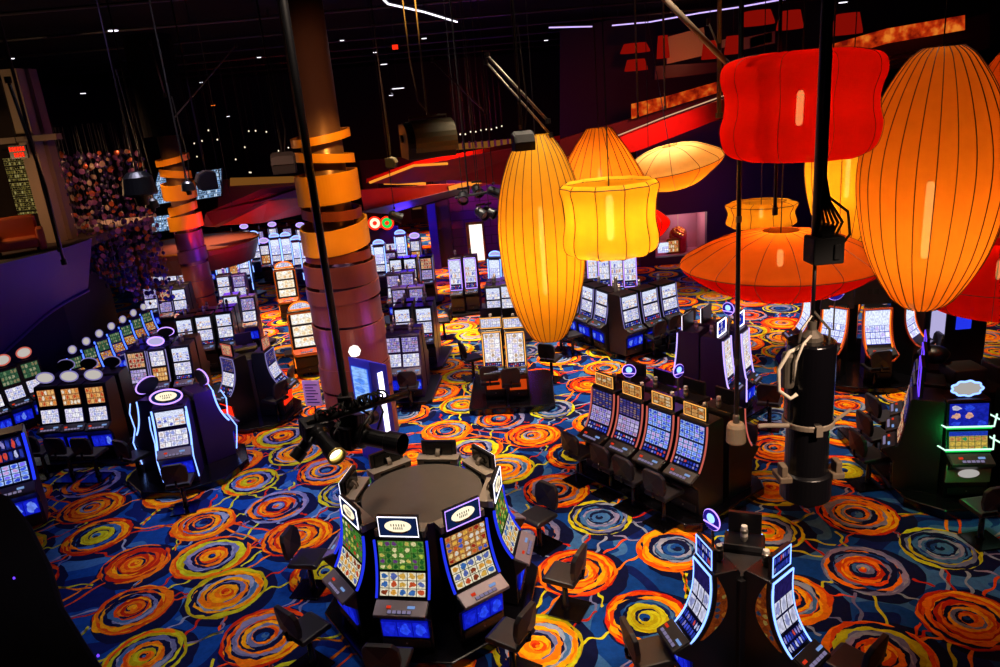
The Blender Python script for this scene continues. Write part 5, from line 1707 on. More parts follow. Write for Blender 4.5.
def canopy(label, pts, mat, Y=None, thick=.2, edge=None, edgemat='cove', fascia=None, name='canopy'):
    P3 = [at(*p) for p in pts]
    o = thing(name, label, 'canopy', (0, 0, 0))
    sheet('panel', P3, M[mat], thick, o)
    if fascia:
        sheet('fascia', [at(*p) for p in fascia], M['can_plum'], .25, o)
    if edge:
        b = MB(); b.tube([at(*p) + Vector((0, -.06, .02)) for p in edge], edgemat[1], 6)
        b.build('cove_strip', M[edgemat[0]], o)
    o['kind'] = 'structure'
    return o


canopy('red lacquered canopy with a plum fascia left of the banded column', [(214, 226, 30), (268, 201, 29), (312, 197, 29), (312, 212, 31.5), (262, 223, 31.5)], 'can_red', fascia=[(203, 226, 29.8), (206, 213, 29.9), (262, 189, 28.9), (312, 184, 28.8), (312, 196, 28.9), (266, 200, 28.9), (214, 226, 29.8)])
canopy('red lacquered canopy with amber light edges right of the banded column', [(366, 183, 29), (414, 166, 28), (500, 150, 27), (560, 140, 27), (560, 168, 28), (500, 185, 29), (452, 180, 29), (398, 184, 29)], 'can_red',
       edge=[(370, 183, 28.9), (414, 166, 27.9), (448, 164, 27.8)], edgemat=('cove', .05))
canopy('rust canopy strip under the red canopy right of the banded column', [(360, 190, 31), (430, 185, 31), (455, 184, 31), (448, 192, 31), (420, 200, 31), (364, 210, 31)], 'can_rust', edge=[(384, 183.5, 30.8), (426, 184, 30.8)], edgemat=('cove', .06))
canopy('lower plum canopy sloping over the hallway mouth', [(360, 212, 30), (420, 198, 30), (470, 186, 30), (470, 192, 31), (432, 204, 31), (388, 214, 31)], 'can_plum')
canopy('long amber-lit cove beam above the violet wall', [(446, 187, 31), (560, 158, 31), (640, 132, 31), (640, 138, 31), (560, 167, 31), (450, 194, 31)], 'can_rust', edge=[(449, 189, 30.7), (500, 177, 30.7), (560, 163, 30.7)], edgemat=('cove', .10))
canopy('deep red ramp front with a pale top edge, left of the pumpkin lantern', [(560, 160, 26), (640, 128, 26), (735, 95, 26), (735, 113, 26), (640, 150, 26), (566, 172, 26)], 'can_red', edge=[(575, 153, 25.8), (662, 118.5, 25.8), (735, 92, 25.8)], edgemat=('rail_glow', .022), name='ramp_front') if M.setdefault('rail_glow', glow('rail_light', '#e8b890', .8)) else None
# band of lit orange screens along the upper gallery
mt, nt, out = new_mat('amber_gallery_panel')
tc = nt.nodes.new('ShaderNodeTexCoord'); vo = nt.nodes.new('ShaderNodeTexNoise'); vo.inputs['Scale'].default_value = 2.6; vo.inputs['Detail'].default_value = 3
L(nt, tc.outputs['Object'], vo.inputs['Vector'])
cr_ = nt.nodes.new('ShaderNodeValToRGB'); el = cr_.color_ramp.elements
el[0].position = .36; el[0].color = lin('#7a1206'); el[1].position = .70; el[1].color = lin('#ff8a2a'); e_ = el.new(.52); e_.color = lin('#d0380c')
L(nt, vo.outputs['Fac'], cr_.inputs[0])
em = nt.nodes.new('ShaderNodeEmission'); em.inputs[1].default_value = .75
L(nt, cr_.outputs[0], em.inputs[0]); L(nt, em.outputs[0], out.inputs[0])
M['gallery'] = mt
o = thing('gallery_front', 'long band of mottled orange backlit panels on the upper gallery at the top right', 'balcony', (0, 0, 0)); o['kind'] = 'structure'
gp = [(632, 119, 104), (668, 108, 96), (718, 93, 82), (780, 74, 60), (830, 60, 45), (890, 43, 28), (966, 30, 15)]
for i in range(len(gp) - 1):
    (x0, yb0, yt0), (x1, yb1, yt1) = gp[i], gp[i + 1]
    YG = 29
    sheet('backlit_panel', [at(x0, yb0, YG), at(x1 - 1, yb1, YG), at(x1 - 1, yt1, YG), at(x0, yt0, YG)], M['gallery'], .15, o)
sheet('dark_parapet', [at(540, 145, 30), at(735, 88, 30), at(990, 12, 30), at(990, 48, 30), at(735, 104, 30), at(560, 165, 30)], M['can_plum'], .3, o)
for k, (y0, y1) in enumerate(((62, 41), (66, 45), (70, 50))):
    b = MB(); b.tube([at(866, y0, 28.6), at(970, y1 - 2, 28.6)], .03, 6); b.build('rail', M['brass'], o)
# upper room seen over the gallery: pale drapes and red lamp shades
YU = 33
o = thing('upper_room_wall', 'dark upper room over the gallery with pale drapes at the top right', 'room', (0, 0, 0)); o['kind'] = 'structure'
sheet('back_wall', [at(560, 140, YU + 2), at(1100, 20, YU + 2), at(1100, -80, YU + 2), at(560, 30, YU + 2)], M['wall_dark'], .2, o)
for pts in ([(667, 64), (706, 55), (704, 27), (667, 37)], [(742, 50), (775, 43), (775, 31), (742, 38)], [(750, 48), (772, 42), (772, 32), (750, 38)], [(722, 48), (736, 44), (736, 36), (722, 40)]):
    sheet('drape', [at(x, y, YU) for x, y in pts], M['drape_pale'] if M.setdefault('drape_pale', plain('pale_drape', '#b09a6a', .8, noise=.1)) else None, .1, o)
sheet('maroon_panel', [at(655, 80, YU), at(718, 72, YU), at(718, 62, YU), at(655, 66, YU)], M['can_plum'], .1, o)
M['g_redshade'] = glow('red_lamp_shade_glow', '#b81408', .42)
for k, (x, y, w, h, t) in enumerate(((635, 48, 14, 4, 'flat, left over the gallery'), (636, 65, 11, 5, 'tapered, below the flat one'), (663, 47, 6, 10, 'tall, beside the pale drape'), (710, 50, 8, 8, 'left of the black pole'), (733, 45, 8, 8, 'just right of the pole behind the drape'), (757, 18, 16, 6, 'above the pumpkin lantern'), (790, 20, 12, 8, 'upper right of the pumpkin lantern'), (847, 24, 14, 9, 'right of the thick black pole'))):
    p = at(x, y, 31)
    s = 31 / 740
    o2 = thing('red_lampshade', 'glowing red lampshade in the upper room, ' + t, 'lamp', (p.x, p.y, p.z), 0, 'red lampshades of the upper room')
    b = MB(); b.lathe([(w * s, -h * s), (w * s * .98, -h * s * .6), (w * s * .75, h * s), (w * s * .6, h * s)], 20); b.build('shade', M['g_redshade'], o2)
    b = MB(); b.tube([(0, 0, h * s), (0, 0, CEIL - p.z)], .015, 6); b.build('cord', M['black'], o2)

# ------------------------------------------------------------------ round brown bulkhead and backlit wall on the far left
c = at(195, 252, 31)
o = thing('round_bulkhead', 'round brown ceiling bulkhead with a gold rim above the far left machines', 'bulkhead', (c.x, c.y, c.z)); o['kind'] = 'structure'
b = MB(); b.lathe([(2.0, -.55), (2.35, -.50), (2.6, .15), (2.62, .35), (2.4, .38)], 60); b.build('drum', M['bulk'] if M.setdefault('bulk', plain('brown_bulkhead', '#6a3424', .45, noise=.15)) else None, o)
b = MB(); b.tube([(math.cos(2 * PI * k / 60) * 2.62, math.sin(2 * PI * k / 60) * 2.62, .36) for k in range(60)], .035, 6, closed=True); b.build('rim', M['brass'], o)
b = MB(); b.tube([(0, 0, .3), (0, 0, CEIL - c.z)], .15, 8); b.build('stem', M['wall_ceiling'], o)
M['s_crystal'] = screen('crystal_lights', 16, 7, ['#a8d0ff', '#e8f4ff', '#1a2a4a', '#0a1020', '#5a8ac8', '#0a0c18', '#c8e0ff', '#0c1428'], '#060a14', .95, .42)
for k, (pts, t) in enumerate((([(150, 206), (186, 200), (186, 167), (158, 172)], 'upper'), ([(152, 233), (190, 228), (190, 212), (152, 216)], 'lower'), ([(196, 200), (222, 196), (222, 168), (196, 172)], 'right'))):
    o = thing('crystal_panel', 'glittering ice-blue crystal display far on the left, %s one' % t, 'display', (0, 0, 0))
    sheet('crystals', [at(x, y, 42) for x, y in pts], M['s_crystal'], .15, o)
    q = [at(x, y, 42) for x, y in pts]
    b = MB(); b.tube([(v.x, v.y - .03, v.z) for v in q], .05, 6, closed=True); b.build('frame', M['black'], o)
    b = MB(); b.tube([q[2] + Vector((-.3, .1, 0)), Vector((q[2].x - .3, 42.1, CEIL))], .03, 6); b.build('hanger', M['black'], o)
# tan rear wall strip behind the canopies
YT = 44
sheet_o = sheet('wall_tan_strip', [at(218, 212, YT), at(306, 200, YT), at(306, 176, YT), at(218, 180, YT)], M['tan_dim'], .2); struct(sheet_o)
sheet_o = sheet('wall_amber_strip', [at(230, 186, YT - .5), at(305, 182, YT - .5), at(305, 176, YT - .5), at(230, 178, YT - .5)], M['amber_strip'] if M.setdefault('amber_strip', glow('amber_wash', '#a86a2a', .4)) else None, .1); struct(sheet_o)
o = thing('amber_slat_band', 'band of orange lit slats far behind the hanging drum speaker', 'light', (0, 0, 0)); o['kind'] = 'structure'
sheet('slats', [at(455, 150, 36), at(512, 146, 36), at(512, 139, 36), at(455, 144, 36)], M['amber_strip'], .1, o)
b = MB()
for i in range(9):
    q0 = at(457 + i * 6.4, 149 - .4 * i, 35.8); b.box(q0.x - .05, q0.x + .05, 35.75, 35.85, q0.z, q0.z + .32)
b.build('slat_edges', M['wood_dark'], o)
b = MB()
# ================================================================== things hanging from the ceiling
def up(p):
    return Vector((p[0], p[1], CEIL))


M['steel'] = plain('dull_steel_pipe', '#6a6258', .45, .6)
M['khaki'] = plain('khaki_metal', '#6a6246', .5, .2, noise=.1)
M['cable_white'] = plain('off_white_cable', '#c8bfae', .5)

# --- left pole with a cross pipe and three stage spotlights
pT_, pBt = at(283, 0, 8.6), at(347, 404, 8.6)
xp = (pT_.x + pBt.x) / 2
yp = 8.6
zc = at(350, 402, yp).z
o = thing('lighting_pole', 'black hanging pole with a cross pipe in front of the banded column', 'pole', (xp, yp, zc))
b = MB(); b.tube([(0, 0, -.05), (0, 0, CEIL - zc)], .046, 10); b.build('pole', M['black'], o, smooth=True)
a0, a1 = at(307, 425, 8.3) - o.location, at(408, 393, 8.9) - o.location
b = MB(); b.tube([a0, a1], .045, 10); b.build('cross_pipe', M['black'], o, smooth=True)
b = MB()
g = random.Random(4)
for i in range(26):                                            # coils of black cable and connectors heaped along the pipe
    f = g.uniform(.08, .78)
    c = a0 + (a1 - a0) * f
    r_ = g.uniform(.04, .10)
    ax = g.uniform(0, PI)
    b.tube([(c.x + r_ * math.cos(t) * math.cos(ax), c.y + r_ * math.cos(t) * math.sin(ax), c.z + .07 + r_ * .7 * math.sin(t) + g.uniform(0, .03)) for t in [2 * PI * k / 10 for k in range(10)]], .013, 5, closed=True)
b.build('cable_coil', M['black_matte'], o)
b = MB(); b.box(-.09, .09, -.09, .09, -.05, .10); b.build('clamp', M['char'], o, bevel=.01)


def stage_light(label, loc, aim, scale=1.0, lit=False, yoke_to=None):
    o = thing('stage_spotlight', label, 'spotlight', loc)
    d = (Vector(aim) - Vector(loc)).normalized()
    q = d.to_track_quat('Z', 'Y').to_matrix()
    s = scale
    b = MB(); b.lathe([(.075 * s, -.34 * s), (.13 * s, -.30 * s), (.14 * s, -.05 * s), (.10 * s, 0), (.095 * s, .26 * s), (.12 * s, .28 * s), (.12 * s, .46 * s), (.11 * s, .46 * s), (.10 * s, .34 * s)], 20, M=q)
    b.build('barrel', M['black'], o, bevel=.004)
    b = MB(); b.lathe([(.01, .335 * s), (.10 * s, .33 * s), (.10 * s, .345 * s), (.01, .35 * s)], 20, M=q)
    b.build('lens', M['lens_lit'] if lit else M['black_gloss'], o)
    if lit:
        b = MB(); b.lathe([(.118 * s, .44 * s), (.126 * s, .47 * s), (.10 * s, .475 * s), (.095 * s, .36 * s)], 24, M=q, caps=False); b.build('lit_rim', M['lens_rim'], o, smooth=True)
    b = MB(); b.box(-.16 * s, .16 * s, -.13 * s, .13 * s, -.40 * s, -.12 * s, 0, q.to_4x4()); b.build('lamp_housing', M['char'], o, bevel=.012)
    b = MB()
    for i in range(3):
        b.box(-.165 * s, -.155 * s, -.10 * s, .10 * s, (-.36 + .08 * i) * s, (-.33 + .08 * i) * s, 0, q.to_4x4())
    b.build('vent_fins', M['steel'], o)
    if yoke_to is not None:
        w = Vector(yoke_to) - Vector(loc)
        sidev = d.cross(Vector((0, 0, 1))).normalized() * .17 * s
        b = MB(); b.tube([sidev, sidev + w * .55, w, -sidev + w * .55, -sidev], .016, 6); b.build('yoke', M['black'], o)
    return o


M['lens_lit'] = glow('lamp_lens_lit', '#fff2c8', 7.0)
M['lens_rim'] = plain('lamp_rim_cream', '#d8c070', .3, .3)
base = Vector((xp, yp, zc))
l1 = at(322, 438, 8.2); l2 = at(368, 437, 8.6)
stage_light('lit black stage spotlight with a glowing cream lens, left on the cross pipe', l1, l1 + Vector((.50, -.75, -.20)), .92, True, base + a0 + (a1 - a0) * .25)
stage_light('large black stage spotlight pointing right, on the cross pipe', l2, l2 + Vector((1.0, -.55, -.05)), 1.15, False, base + a0 + (a1 - a0) * .70)
l3 = at(312, 436, 8.5)
stage_light('small black stage spotlight behind the lit one on the cross pipe', l3, l3 + Vector((-.6, -.5, -.6)), .75, False, base + a0 + (a1 - a0) * .06)
l4 = at(360, 420, 8.9)
stage_light('small black stage spotlight facing away in the middle of the cross pipe', l4, l4 + Vector((.3, .9, -.3)), .8, False, base + a0 + (a1 - a0) * .5)

# --- thin pole with a pale drum lamp
p = at(736, 433, 9.2)
o = thing('drum_pendant', 'pale drum lamp on a long black pole, right of the row of four machines', 'pendant', (p.x, p.y, p.z))
b = MB(); b.lathe([(.02, .16), (.10, .15), (.125, .10), (.135, -.12), (.12, -.14)], 24); b.build('drum', M['tan'], o, smooth=False, bevel=.008)
b = MB(); b.tube([(0, 0, .14), (0, 0, CEIL - p.z)], .03, 10); b.build('pole', M['black'], o, smooth=True)
b = MB(); b.lathe([(.035, .14), (.045, .16), (.045, .26), (.032, .28)], 12); b.lathe([(.04, 1.0), (.04, 1.08)], 12); b.lathe([(.04, 2.9), (.04, 2.98)], 12); b.build('collar', M['steel'], o)

# --- thick pole with the control box and the black cylinder rig
pm = at(812, 330, 6.4)
xp2, yp2 = pm.x, 6.4
o = thing('cylinder_rig', 'tall black cylinder with pale cables and clamps hanging from a thick black pole', 'rig', (xp2, yp2, 0))
z1, z2, z3, z4 = at(808, 342, yp2).z, at(808, 420, yp2).z, at(808, 470, yp2).z, at(808, 494, yp2).z
b = MB(); b.lathe([(.215, z2), (.22, z2 + .01), (.22, z1), (.20, z1 + .02)], 36); b.build('upper_drum', M['black_gloss'], o, bevel=.006)
b = MB(); b.lathe([(.20, z3 - .02), (.195, z2)], 36); b.lathe([(.235, z4), (.235, z3), (.20, z3 + .02)], 36); b.build('lower_drum', M['black'], o, bevel=.006)
b = MB(); b.lathe([(.225, z2 - .03), (.235, z2 - .02), (.235, z2 + .02), (.225, z2 + .03)], 36, caps=False)
b.tube([(-.22, -.08, z2), (-.45, -.12, z2 + .04), (-.52, -.12, z2 + .04)], .022, 8); b.tube([(.2, -.1, z2 + .01), (.45, .1, z2 + .02)], .016, 8)
b.box(-.03, .03, -.26, -.21, z2 - .06, z2 + .04)
b.build('clamp_ring', M['taupe'], o)
b = MB()
for sx in (-1, 1):
    b = MB()
    b.box(sx * .25 - .06, sx * .25 + .06, -.16, .06, z3 - .04, z3 + .02); b.box(sx * .26 - .03, sx * .26 + .03, -.14, -.02, z3, z3 + .13)
    b.build('side_bracket', M['tan_dim'], o, bevel=.01)
b = MB(); b.tube([(-.10, -.1, z1 + .02), (-.26, -.14, z1 - .03), (-.36, -.16, z1 - .18), (-.36, -.18, z1 - .38), (-.26, -.2, z1 - .46), (-.20, -.2, z1 - .42)], .018, 8)
b.tube([(-.06, -.12, z1 + .1), (-.16, -.2, z1 + .06), (-.22, -.2, z1 - .1), (-.23, -.18, z1 - .3)], .012, 8); b.build('cable_loop', M['cable_white'], o, smooth=True)
b = MB(); b.lathe([(.055, z1 - .38), (.06, z1 - .36), (.06, z1 - .08), (.05, z1 - .05)], 16, c=(-.25, -.10, 0)); b.build('ballast_can', M['steel'], o)
b = MB(); b.lathe([(.10, z1 + .02), (.10, z1 + .06), (.04, z1 + .12), (.04, z1 + .2)], 16); b.tube([(.14, -.05, z1), (.14, -.05, z1 + .12), (0, 0, z1 + .3)], .012, 6); b.tube([(-.14, -.05, z1), (-.12, -.05, z1 + .14), (0, 0, z1 + .26)], .012, 6); b.build('top_fitting', M['steel'], o)
zb = at(815, 247, yp2).z
b = MB(); b.tube([(0, 0, z1 + .05), (0, 0, zb)], .018, 8); b.tube([(0, 0, zb), (0, 0, CEIL)], .042, 12); b.build('pole', M['black'], o, smooth=True)
b = MB(); b.box(-.07, .20, -.13, .10, zb - .14, zb + .10); b.box(.0, .12, -.10, .06, zb + .10, zb + .20); b.box(.10, .16, -.15, -.12, zb - .1, zb + .04)
b.build('control_box', M['black_matte'], o, bevel=.012)
b = MB()
for i in range(5):
    x = -.02 + .04 * i
    b.tube([(x, -.05, zb + .08), (x + .04, -.10, zb + .22), (x * .5, -.08, zb + .40), (.03, -.06, zb + .62), (.035 - .01 * i, -.05, zb + 1.2), (.02, -.05, zb + 2.4)], .012, 6)
b.tube([(.2, -.05, zb), (.27, -.06, zb + .1), (.24, -.06, zb + .3), (.06, -.05, zb + .45)], .012, 6)
b.build('cable_bundle', M['black_matte'], o, smooth=True)

# --- khaki drum speaker
p = at(430, 140, 12.0)
o = thing('drum_speaker', 'khaki half-round hanging speaker left of the centre, under the ceiling', 'speaker', (p.x, p.y, p.z), R(18))
ths = [R(-32 + 14 * i) for i in range(11)]
prof = [(-.30, -.24), (.22, -.26)] + [(.30 * math.cos(t), .29 * math.sin(t)) for t in ths] + [(-.30, .27)]
b = MB(); b.prism([(-y, z) for y, z in prof][::-1], -.42, .34); b.build('body', M['black'], o, bevel=.01)
b = MB()
arc = [(.315 * math.cos(t), .305 * math.sin(t)) for t in ths] + [(-.31, .287)]
bb = [(-y, z) for y, z in arc]
b.strip(bb, -.30, .36, .012); b.build('shell', M['khaki'], o, bevel=.004)
b = MB(); b.lathe([(.06, -.02), (.06, .02)], 16, c=(-.435, .05, .05), M=Matrix.Rotation(R(90), 3, 'Y')); b.build('vent_port', M['char'], o)
b = MB(); b.tube([(-.30, 0, .26), (-.30, 0, .36), (.30, 0, .36), (.30, 0, .26)], .016, 6); b.tube([(0, 0, .36), (0, 0, CEIL - p.z)], .014, 6); b.tube([(.05, 0, .36), (-.12, 0, .60), (-.18, 0, 1.2), (-.2, 0, CEIL - p.z)], .012, 6); b.build('hanger', M['steel'], o)

# --- small hanging floods on the left and above the teardrop
def flood(label, px, py, Y, s, rz=20, bell=False):
    p = at(px, py, Y)
    o = thing('hanging_floodlight', label, 'floodlight', (p.x, p.y, p.z), R(rz))
    if bell:
        b = MB(); b.lathe([(.05 * s, .20 * s), (.12 * s, .19 * s), (.19 * s, .12 * s), (.23 * s, -.10 * s), (.22 * s, -.12 * s)], 24); b.build('bell', M['black'], o, smooth=False)
        b = MB(); b.lathe([(.16 * s, -.14 * s), (.16 * s, -.11 * s)], 20); b.lathe([(.08 * s, -.26 * s), (.09 * s, -.14 * s)], 16); b.build('lens', M['char'], o)
    else:
        b = MB(); b.prism([(-.16 * s, -.16 * s), (-.20 * s, 0), (-.14 * s, .13 * s), (0, .19 * s), (.16 * s, .16 * s), (.16 * s, -.16 * s)], -.2 * s, .2 * s); b.build('body', M['black_matte'], o, bevel=.01)
        b = MB(); b.strip([(-.205 * s, 0), (-.145 * s, .135 * s), (0, .195 * s), (.16 * s, .165 * s)], -.17 * s, .17 * s, .012); b.build('shell', M['khaki'] if 'khaki' in label else M['black_matte'], o)
    b = MB(); b.tube([(0, 0, .18 * s), (0, 0, CEIL - p.z)], .014, 6); b.tube([(.04, 0, .2 * s), (.10, 0, .5), (.04, 0, 1.6)], .01, 6); b.build('hanger', M['black'], o)
    return o


flood('black bell floodlight hanging in front of the bead curtain', 139, 186, 11, 1.05, bell=True)
flood('small dark floodlight hanging left of the far banded column', 152, 204, 13, .5, bell=True)
flood('khaki-shelled floodlight hanging right of the far banded column', 207, 181, 12, .8, -60)
flood('pale cylinder floodlight on a thin pipe in front of the far banded column', 188, 187, 14, .55, bell=True)
flood('dark box floodlight hanging left of the banded column', 284, 164, 12, .9, 10)
flood('small dark floodlight on top of the tall teardrop lantern', 523, 142, 11.0, .75, 10)
flood('small khaki floodlight under the drum speaker on its left', 391, 163, 15, .55, 80)
# --- cluster of small par lamps in front of the violet wall
for k, (x, y, t) in enumerate(((463, 197, 'leftmost'), (477, 190, 'upper middle'), (481, 213, 'lower left'), (489, 212, 'lower right'), (494, 192, 'upper right'), (395, 216, 'lone, above the hallway'))):
    p = at(x, y, 16 + .34 * (k % 2))
    o = thing('par_lamp', 'small black hanging par lamp by the violet wall, ' + t, 'spotlight', (p.x, p.y, p.z), R(20 * k), 'par lamps by the violet wall')
    q = Matrix.Rotation(R(115), 3, 'X')
    b = MB(); b.lathe([(.07, -.14), (.10, -.10), (.11, .10), (.12, .16), (.10, .16), (.09, .08)], 16, M=q); b.build('can', M['black'], o)
    b = MB(); b.lathe([(.01, .10), (.09, .105), (.01, .11)], 14, M=q); b.build('lens', M['silver'], o)
    b = MB(); b.tube([(0, 0, .05), (0, 0, CEIL - p.z)], .009, 6); b.box(-.11, .11, -.02, .02, .16, .20); b.build('hanger', M['black'], o)
pa, pb = at(455, 198, 16.1), at(500, 190, 16.1)
o = thing('lamp_bar', 'thin black bar carrying the par lamps by the violet wall', 'pipe', (0, 0, 0))
b = MB(); b.tube([pa, pb], .03, 8); b.build('bar', M['black'], o)
b = MB(); b.tube([(pa.x + .3, 16.1, (pa.z + pb.z) / 2), (pa.x + .3, 16.1, CEIL)], .02, 6); b.build('hanger', M['black'], o)

# --- braces, pipes and cables
def pipe(label, pts, r, mat='steel', name='brace_pipe'):
    o = thing(name, label, 'pipe', (0, 0, 0))
    b = MB(); b.tube(pts, r, 8); b.build('pipe', M[mat], o, smooth=True)
    for e in (pts[0], pts[-1]):
        b = MB(); b.lathe([(r * 1.8, -.04), (r * 1.8, .04)], 10, c=tuple(e)); b.build('end_collar', M['black'], o)
    return o


def thin(label, px, py, Y, r=.012, mat='char', pz=None):
    """a straight wire or thin pipe from the ceiling down to a pixel"""
    p = at(px, py, Y)
    o = thing('hanging_pipe', label, 'pipe', (p.x, p.y, p.z))
    b = MB(); b.tube([(0, 0, 0), (0, 0, CEIL - p.z)], r, 6); b.build('pipe', M[mat], o)
    b = MB(); b.lathe([(r * 1.6, -.03), (r * 1.6, .05)], 8); b.build('end_cap', M['steel'], o)


pipe('tan diagonal brace running down to the black pole beside the pumpkin lantern', [at(660, -6, 9.0), at(729, 65, 9.2)], .035, 'tan_dim')
pipe('steel diagonal brace high in the middle, upper strand', [at(487, 55, 12), at(548, 121, 12)], .022)
pipe('steel diagonal brace high in the middle, lower strand', [at(486, 62, 12), at(551, 135, 12)], .018)
pipe('dark diagonal brace running from the drum speaker to the right', [at(432, 60, 14), at(485, 112, 14)], .014, 'char')
pipe('thin steel brace on the left, from the ceiling towards the far column', [at(150, 42, 15), at(165, 95, 15)], .016)
pipe('thin steel brace on the left, crossing strand', [at(236, 45, 16), at(174, 118, 16)], .014)
pipe('short brace above the pumpkin lantern', [at(708, 22, 9.5), at(719, 47, 9.4)], .012)
pipe('dark cross arm on the thin pole in front of the pumpkin lantern', [at(758, 68, 7.4), at(792, 62, 7.4)], .02, 'black')
for k, (x, y, Y, r, t) in enumerate(((186, 178, 14, .016, 'in front of the far banded column'), (222, 190, 17, .012, 'between the two banded columns'), (60, 250, 14, .03, 'in front of the pale column on the left'), (340, 160, 20, .012, 'behind the banded column'),
                                     (638, 118, 16, .018, 'steel, left of the saucer lantern'), (665, 108, 18, .02, 'steel, above the saucer lantern'), (719, 116, 12, .035, 'tan, left edge of the pumpkin lantern'),
                                     (775, 212, 7.4, .018, 'in front of the pumpkin lantern'), (833, 60, 9, .010, 'right of the thick black pole'), (232, 205, 24, .012, 'below the red canopy on the left'), (520, 128, 14, .012, 'above the tall teardrop'))):
    thin('thin hanging pipe ' + t, x, y, Y, r, 'steel' if 'steel' in t else ('tan_dim' if 'tan' in t else 'char'))
pipe('long dark sloping cable on the left in front of the balcony', [at(8, 80, 10), at(46, 188, 10.3), at(64, 262, 10.6)], .022, 'black', 'sloping_cable')
# horizontal grid pipes under the ceiling
for k in range(9):
    yy = 10 + 4.6 * k
    o = thing('grid_pipe', 'black grid pipe under the ceiling, %s from the front' % ORD[k + 1], 'pipe', (0, yy, CEIL - .25), 0, 'grid pipes under the ceiling')
    b = MB(); b.tube([(-20, 0, 0), (24, 0, 0)], .045, 8); b.build('pipe', M['char'], o)
    for x in range(-18, 24, 6):
        b = MB(); b.tube([(x, 0, 0), (x, 0, .25)], .02, 6); b.build('hanger', M['char'], o)
# light lines
def line_light(label, pts, r=.03, mat='g_white'):
    o = thing('line_light', label, 'light', (0, 0, 0))
    P3 = [spot(x, y, CEIL - .5) for x, y in pts]
    b = MB(); b.tube(P3, r, 6); b.build('tube', M[mat], o)
    b = MB(); b.tube([p + Vector((0, 0, .05)) for p in P3], r * 1.2, 6)
    for p in P3:
        b.tube([p, (p.x, p.y, CEIL)], .012, 6)
    b.build('channel', M['black'], o)


line_light('thin bent white light line at the top, left of the centre', [(380, -4), (388, 4), (424, 12), (457, 22)], .026)
line_light('short lilac-white light line at the top centre', [(549, 27.5), (592, 26.5)], .028, 'g_line')if M.setdefault('g_line', glow('light_line_lilac', '#c8b0ff', 1.4)) else None
line_light('long lilac-white light line at the top, right of the centre', [(612, 25.5), (650, 22), (700, 13), (740, 7), (790, -2)], .026, 'g_line')
for k, (x, y, w, t) in enumerate(((113, 30, 9, 'bright violet-white, upper left'), (83, 93, 5, 'left'), (12, 58, 4, 'far left, high'), (8, 80, 5, 'far left, low'), (151, 118, 4, 'above the far column'), (259, 57, 4, 'left of the banded column'), (384, 64, 7, 'right of the banded column'), (375, 52, 4, 'behind the banded column'), (342, 40, 4, 'beside the column top'), (398, 88, 12, 'long tube left of the drum speaker'), (424, 38, 5, 'above the drum speaker'), (391, 95, 4, 'small one left of the drum speaker'), (201, 82, 3, 'left, in the dark'), (213, 105, 4, 'amber, left of the banded column'), (228, 116, 3, 'small, left of the banded column'), (843, 2, 8, 'top right'), (546, 40, 4, 'top centre'), (540, 62, 4, 'below the short light line'), (689, 82, 3, 'over the gallery'), (12, 103, 4, 'orange, far left'))):
    p = spot(x, y, CEIL - .35) if y < 70 else at(x, y, 36)
    if y >= 70 and p.z > CEIL - .3: p.z = CEIL - .4
    o = thing('ceiling_downlight', 'small lit ceiling downlight, ' + t, 'light', tuple(p), 0, 'ceiling downlights')
    s = p.y / 740
    b = MB(); b.lathe([(w * s * .5, -.01), (w * s * .55, .03), (w * s * .3, .10)], 14); b.build('can', M['black'], o)
    b = MB(); b.lathe([(w * s * .48, -.03), (w * s * .48, -.012)], 14); b.build('lens', M['g_orange'] if ('amber' in t or 'orange' in t) else M['g_white'], o)
    b = MB(); b.tube([(0, 0, .08), (0, 0, CEIL - p.z)], .012, 6); b.build('stem', M['black'], o)
# far lamps of the dark back ceiling
g = random.Random(9)
for k in range(30):
    x, y = g.uniform(180, 320), g.uniform(130, 176)
    if k >= 20: x, y = 455 + (k - 20) * 5.2, 135 - (k - 20) * .9 + g.uniform(-1, 1)
    p = at(x, y, 38 + g.uniform(0, 5))
    o = thing('pin_light', 'tiny white pin light in the dark back ceiling', 'light', tuple(p), 0, 'pin lights in the dark back ceiling')
    b = MB(); b.lathe([(.02, -.04), (.042, 0), (.02, .04)], 8); b.build('bulb', M['g_cream'], o)
    b = MB(); b.tube([(0, 0, .04), (0, 0, CEIL - p.z)], .012, 4); b.build('wire', M['black'], o)
p = at(395, 47, 26)
o = thing('exit_sign', 'small red lit sign under the ceiling right of the banded column', 'sign', tuple(p))
b = MB(); b.box(-.09, .09, 0, .06, -.07, .07); b.build('lit_box', M['g_red'], o)
b = MB(); b.tube([(0, .03, .1), (0, .03, CEIL - p.z)], .012, 6); b.build('hanger', M['black'], o)
# dark housing close to the camera in the lower left corner
out = [spot(x, y, 1.55).to_2d() for x, y in ((-60, 470), (8, 492), (30, 520), (50, 560), (62, 600), (84, 635), (120, 690), (60, 800), (-160, 760))]
o = thing('slot_bank_back', 'black rounded back of a slot bank in the lower left corner', 'housing', (0, 0, 0))
b = MB(); b.slab([tuple(v) for v in out], .01, 1.5); b.build('shell', M['wall_ceiling'], o, bevel=.06)
b = MB()
for (x, y) in ((13, 575), (97, 652)):
    q = spot(x, y, 1.56); b.lathe([(.014, 1.5), (.014, 1.52), (.006, 1.53)], 10, c=(q.x, q.y, 0))
b.build('marker_lamp', M['g_violet'], o)
# ================================================================== light: ceiling spots, violet washes, red coves, added fill lamps
W = bpy.data.worlds.new('world'); S.world = W
W.use_nodes = True
W.node_tree.nodes['Background'].inputs[0].default_value = lin('#100a18')
W.node_tree.nodes['Background'].inputs[1].default_value = .12

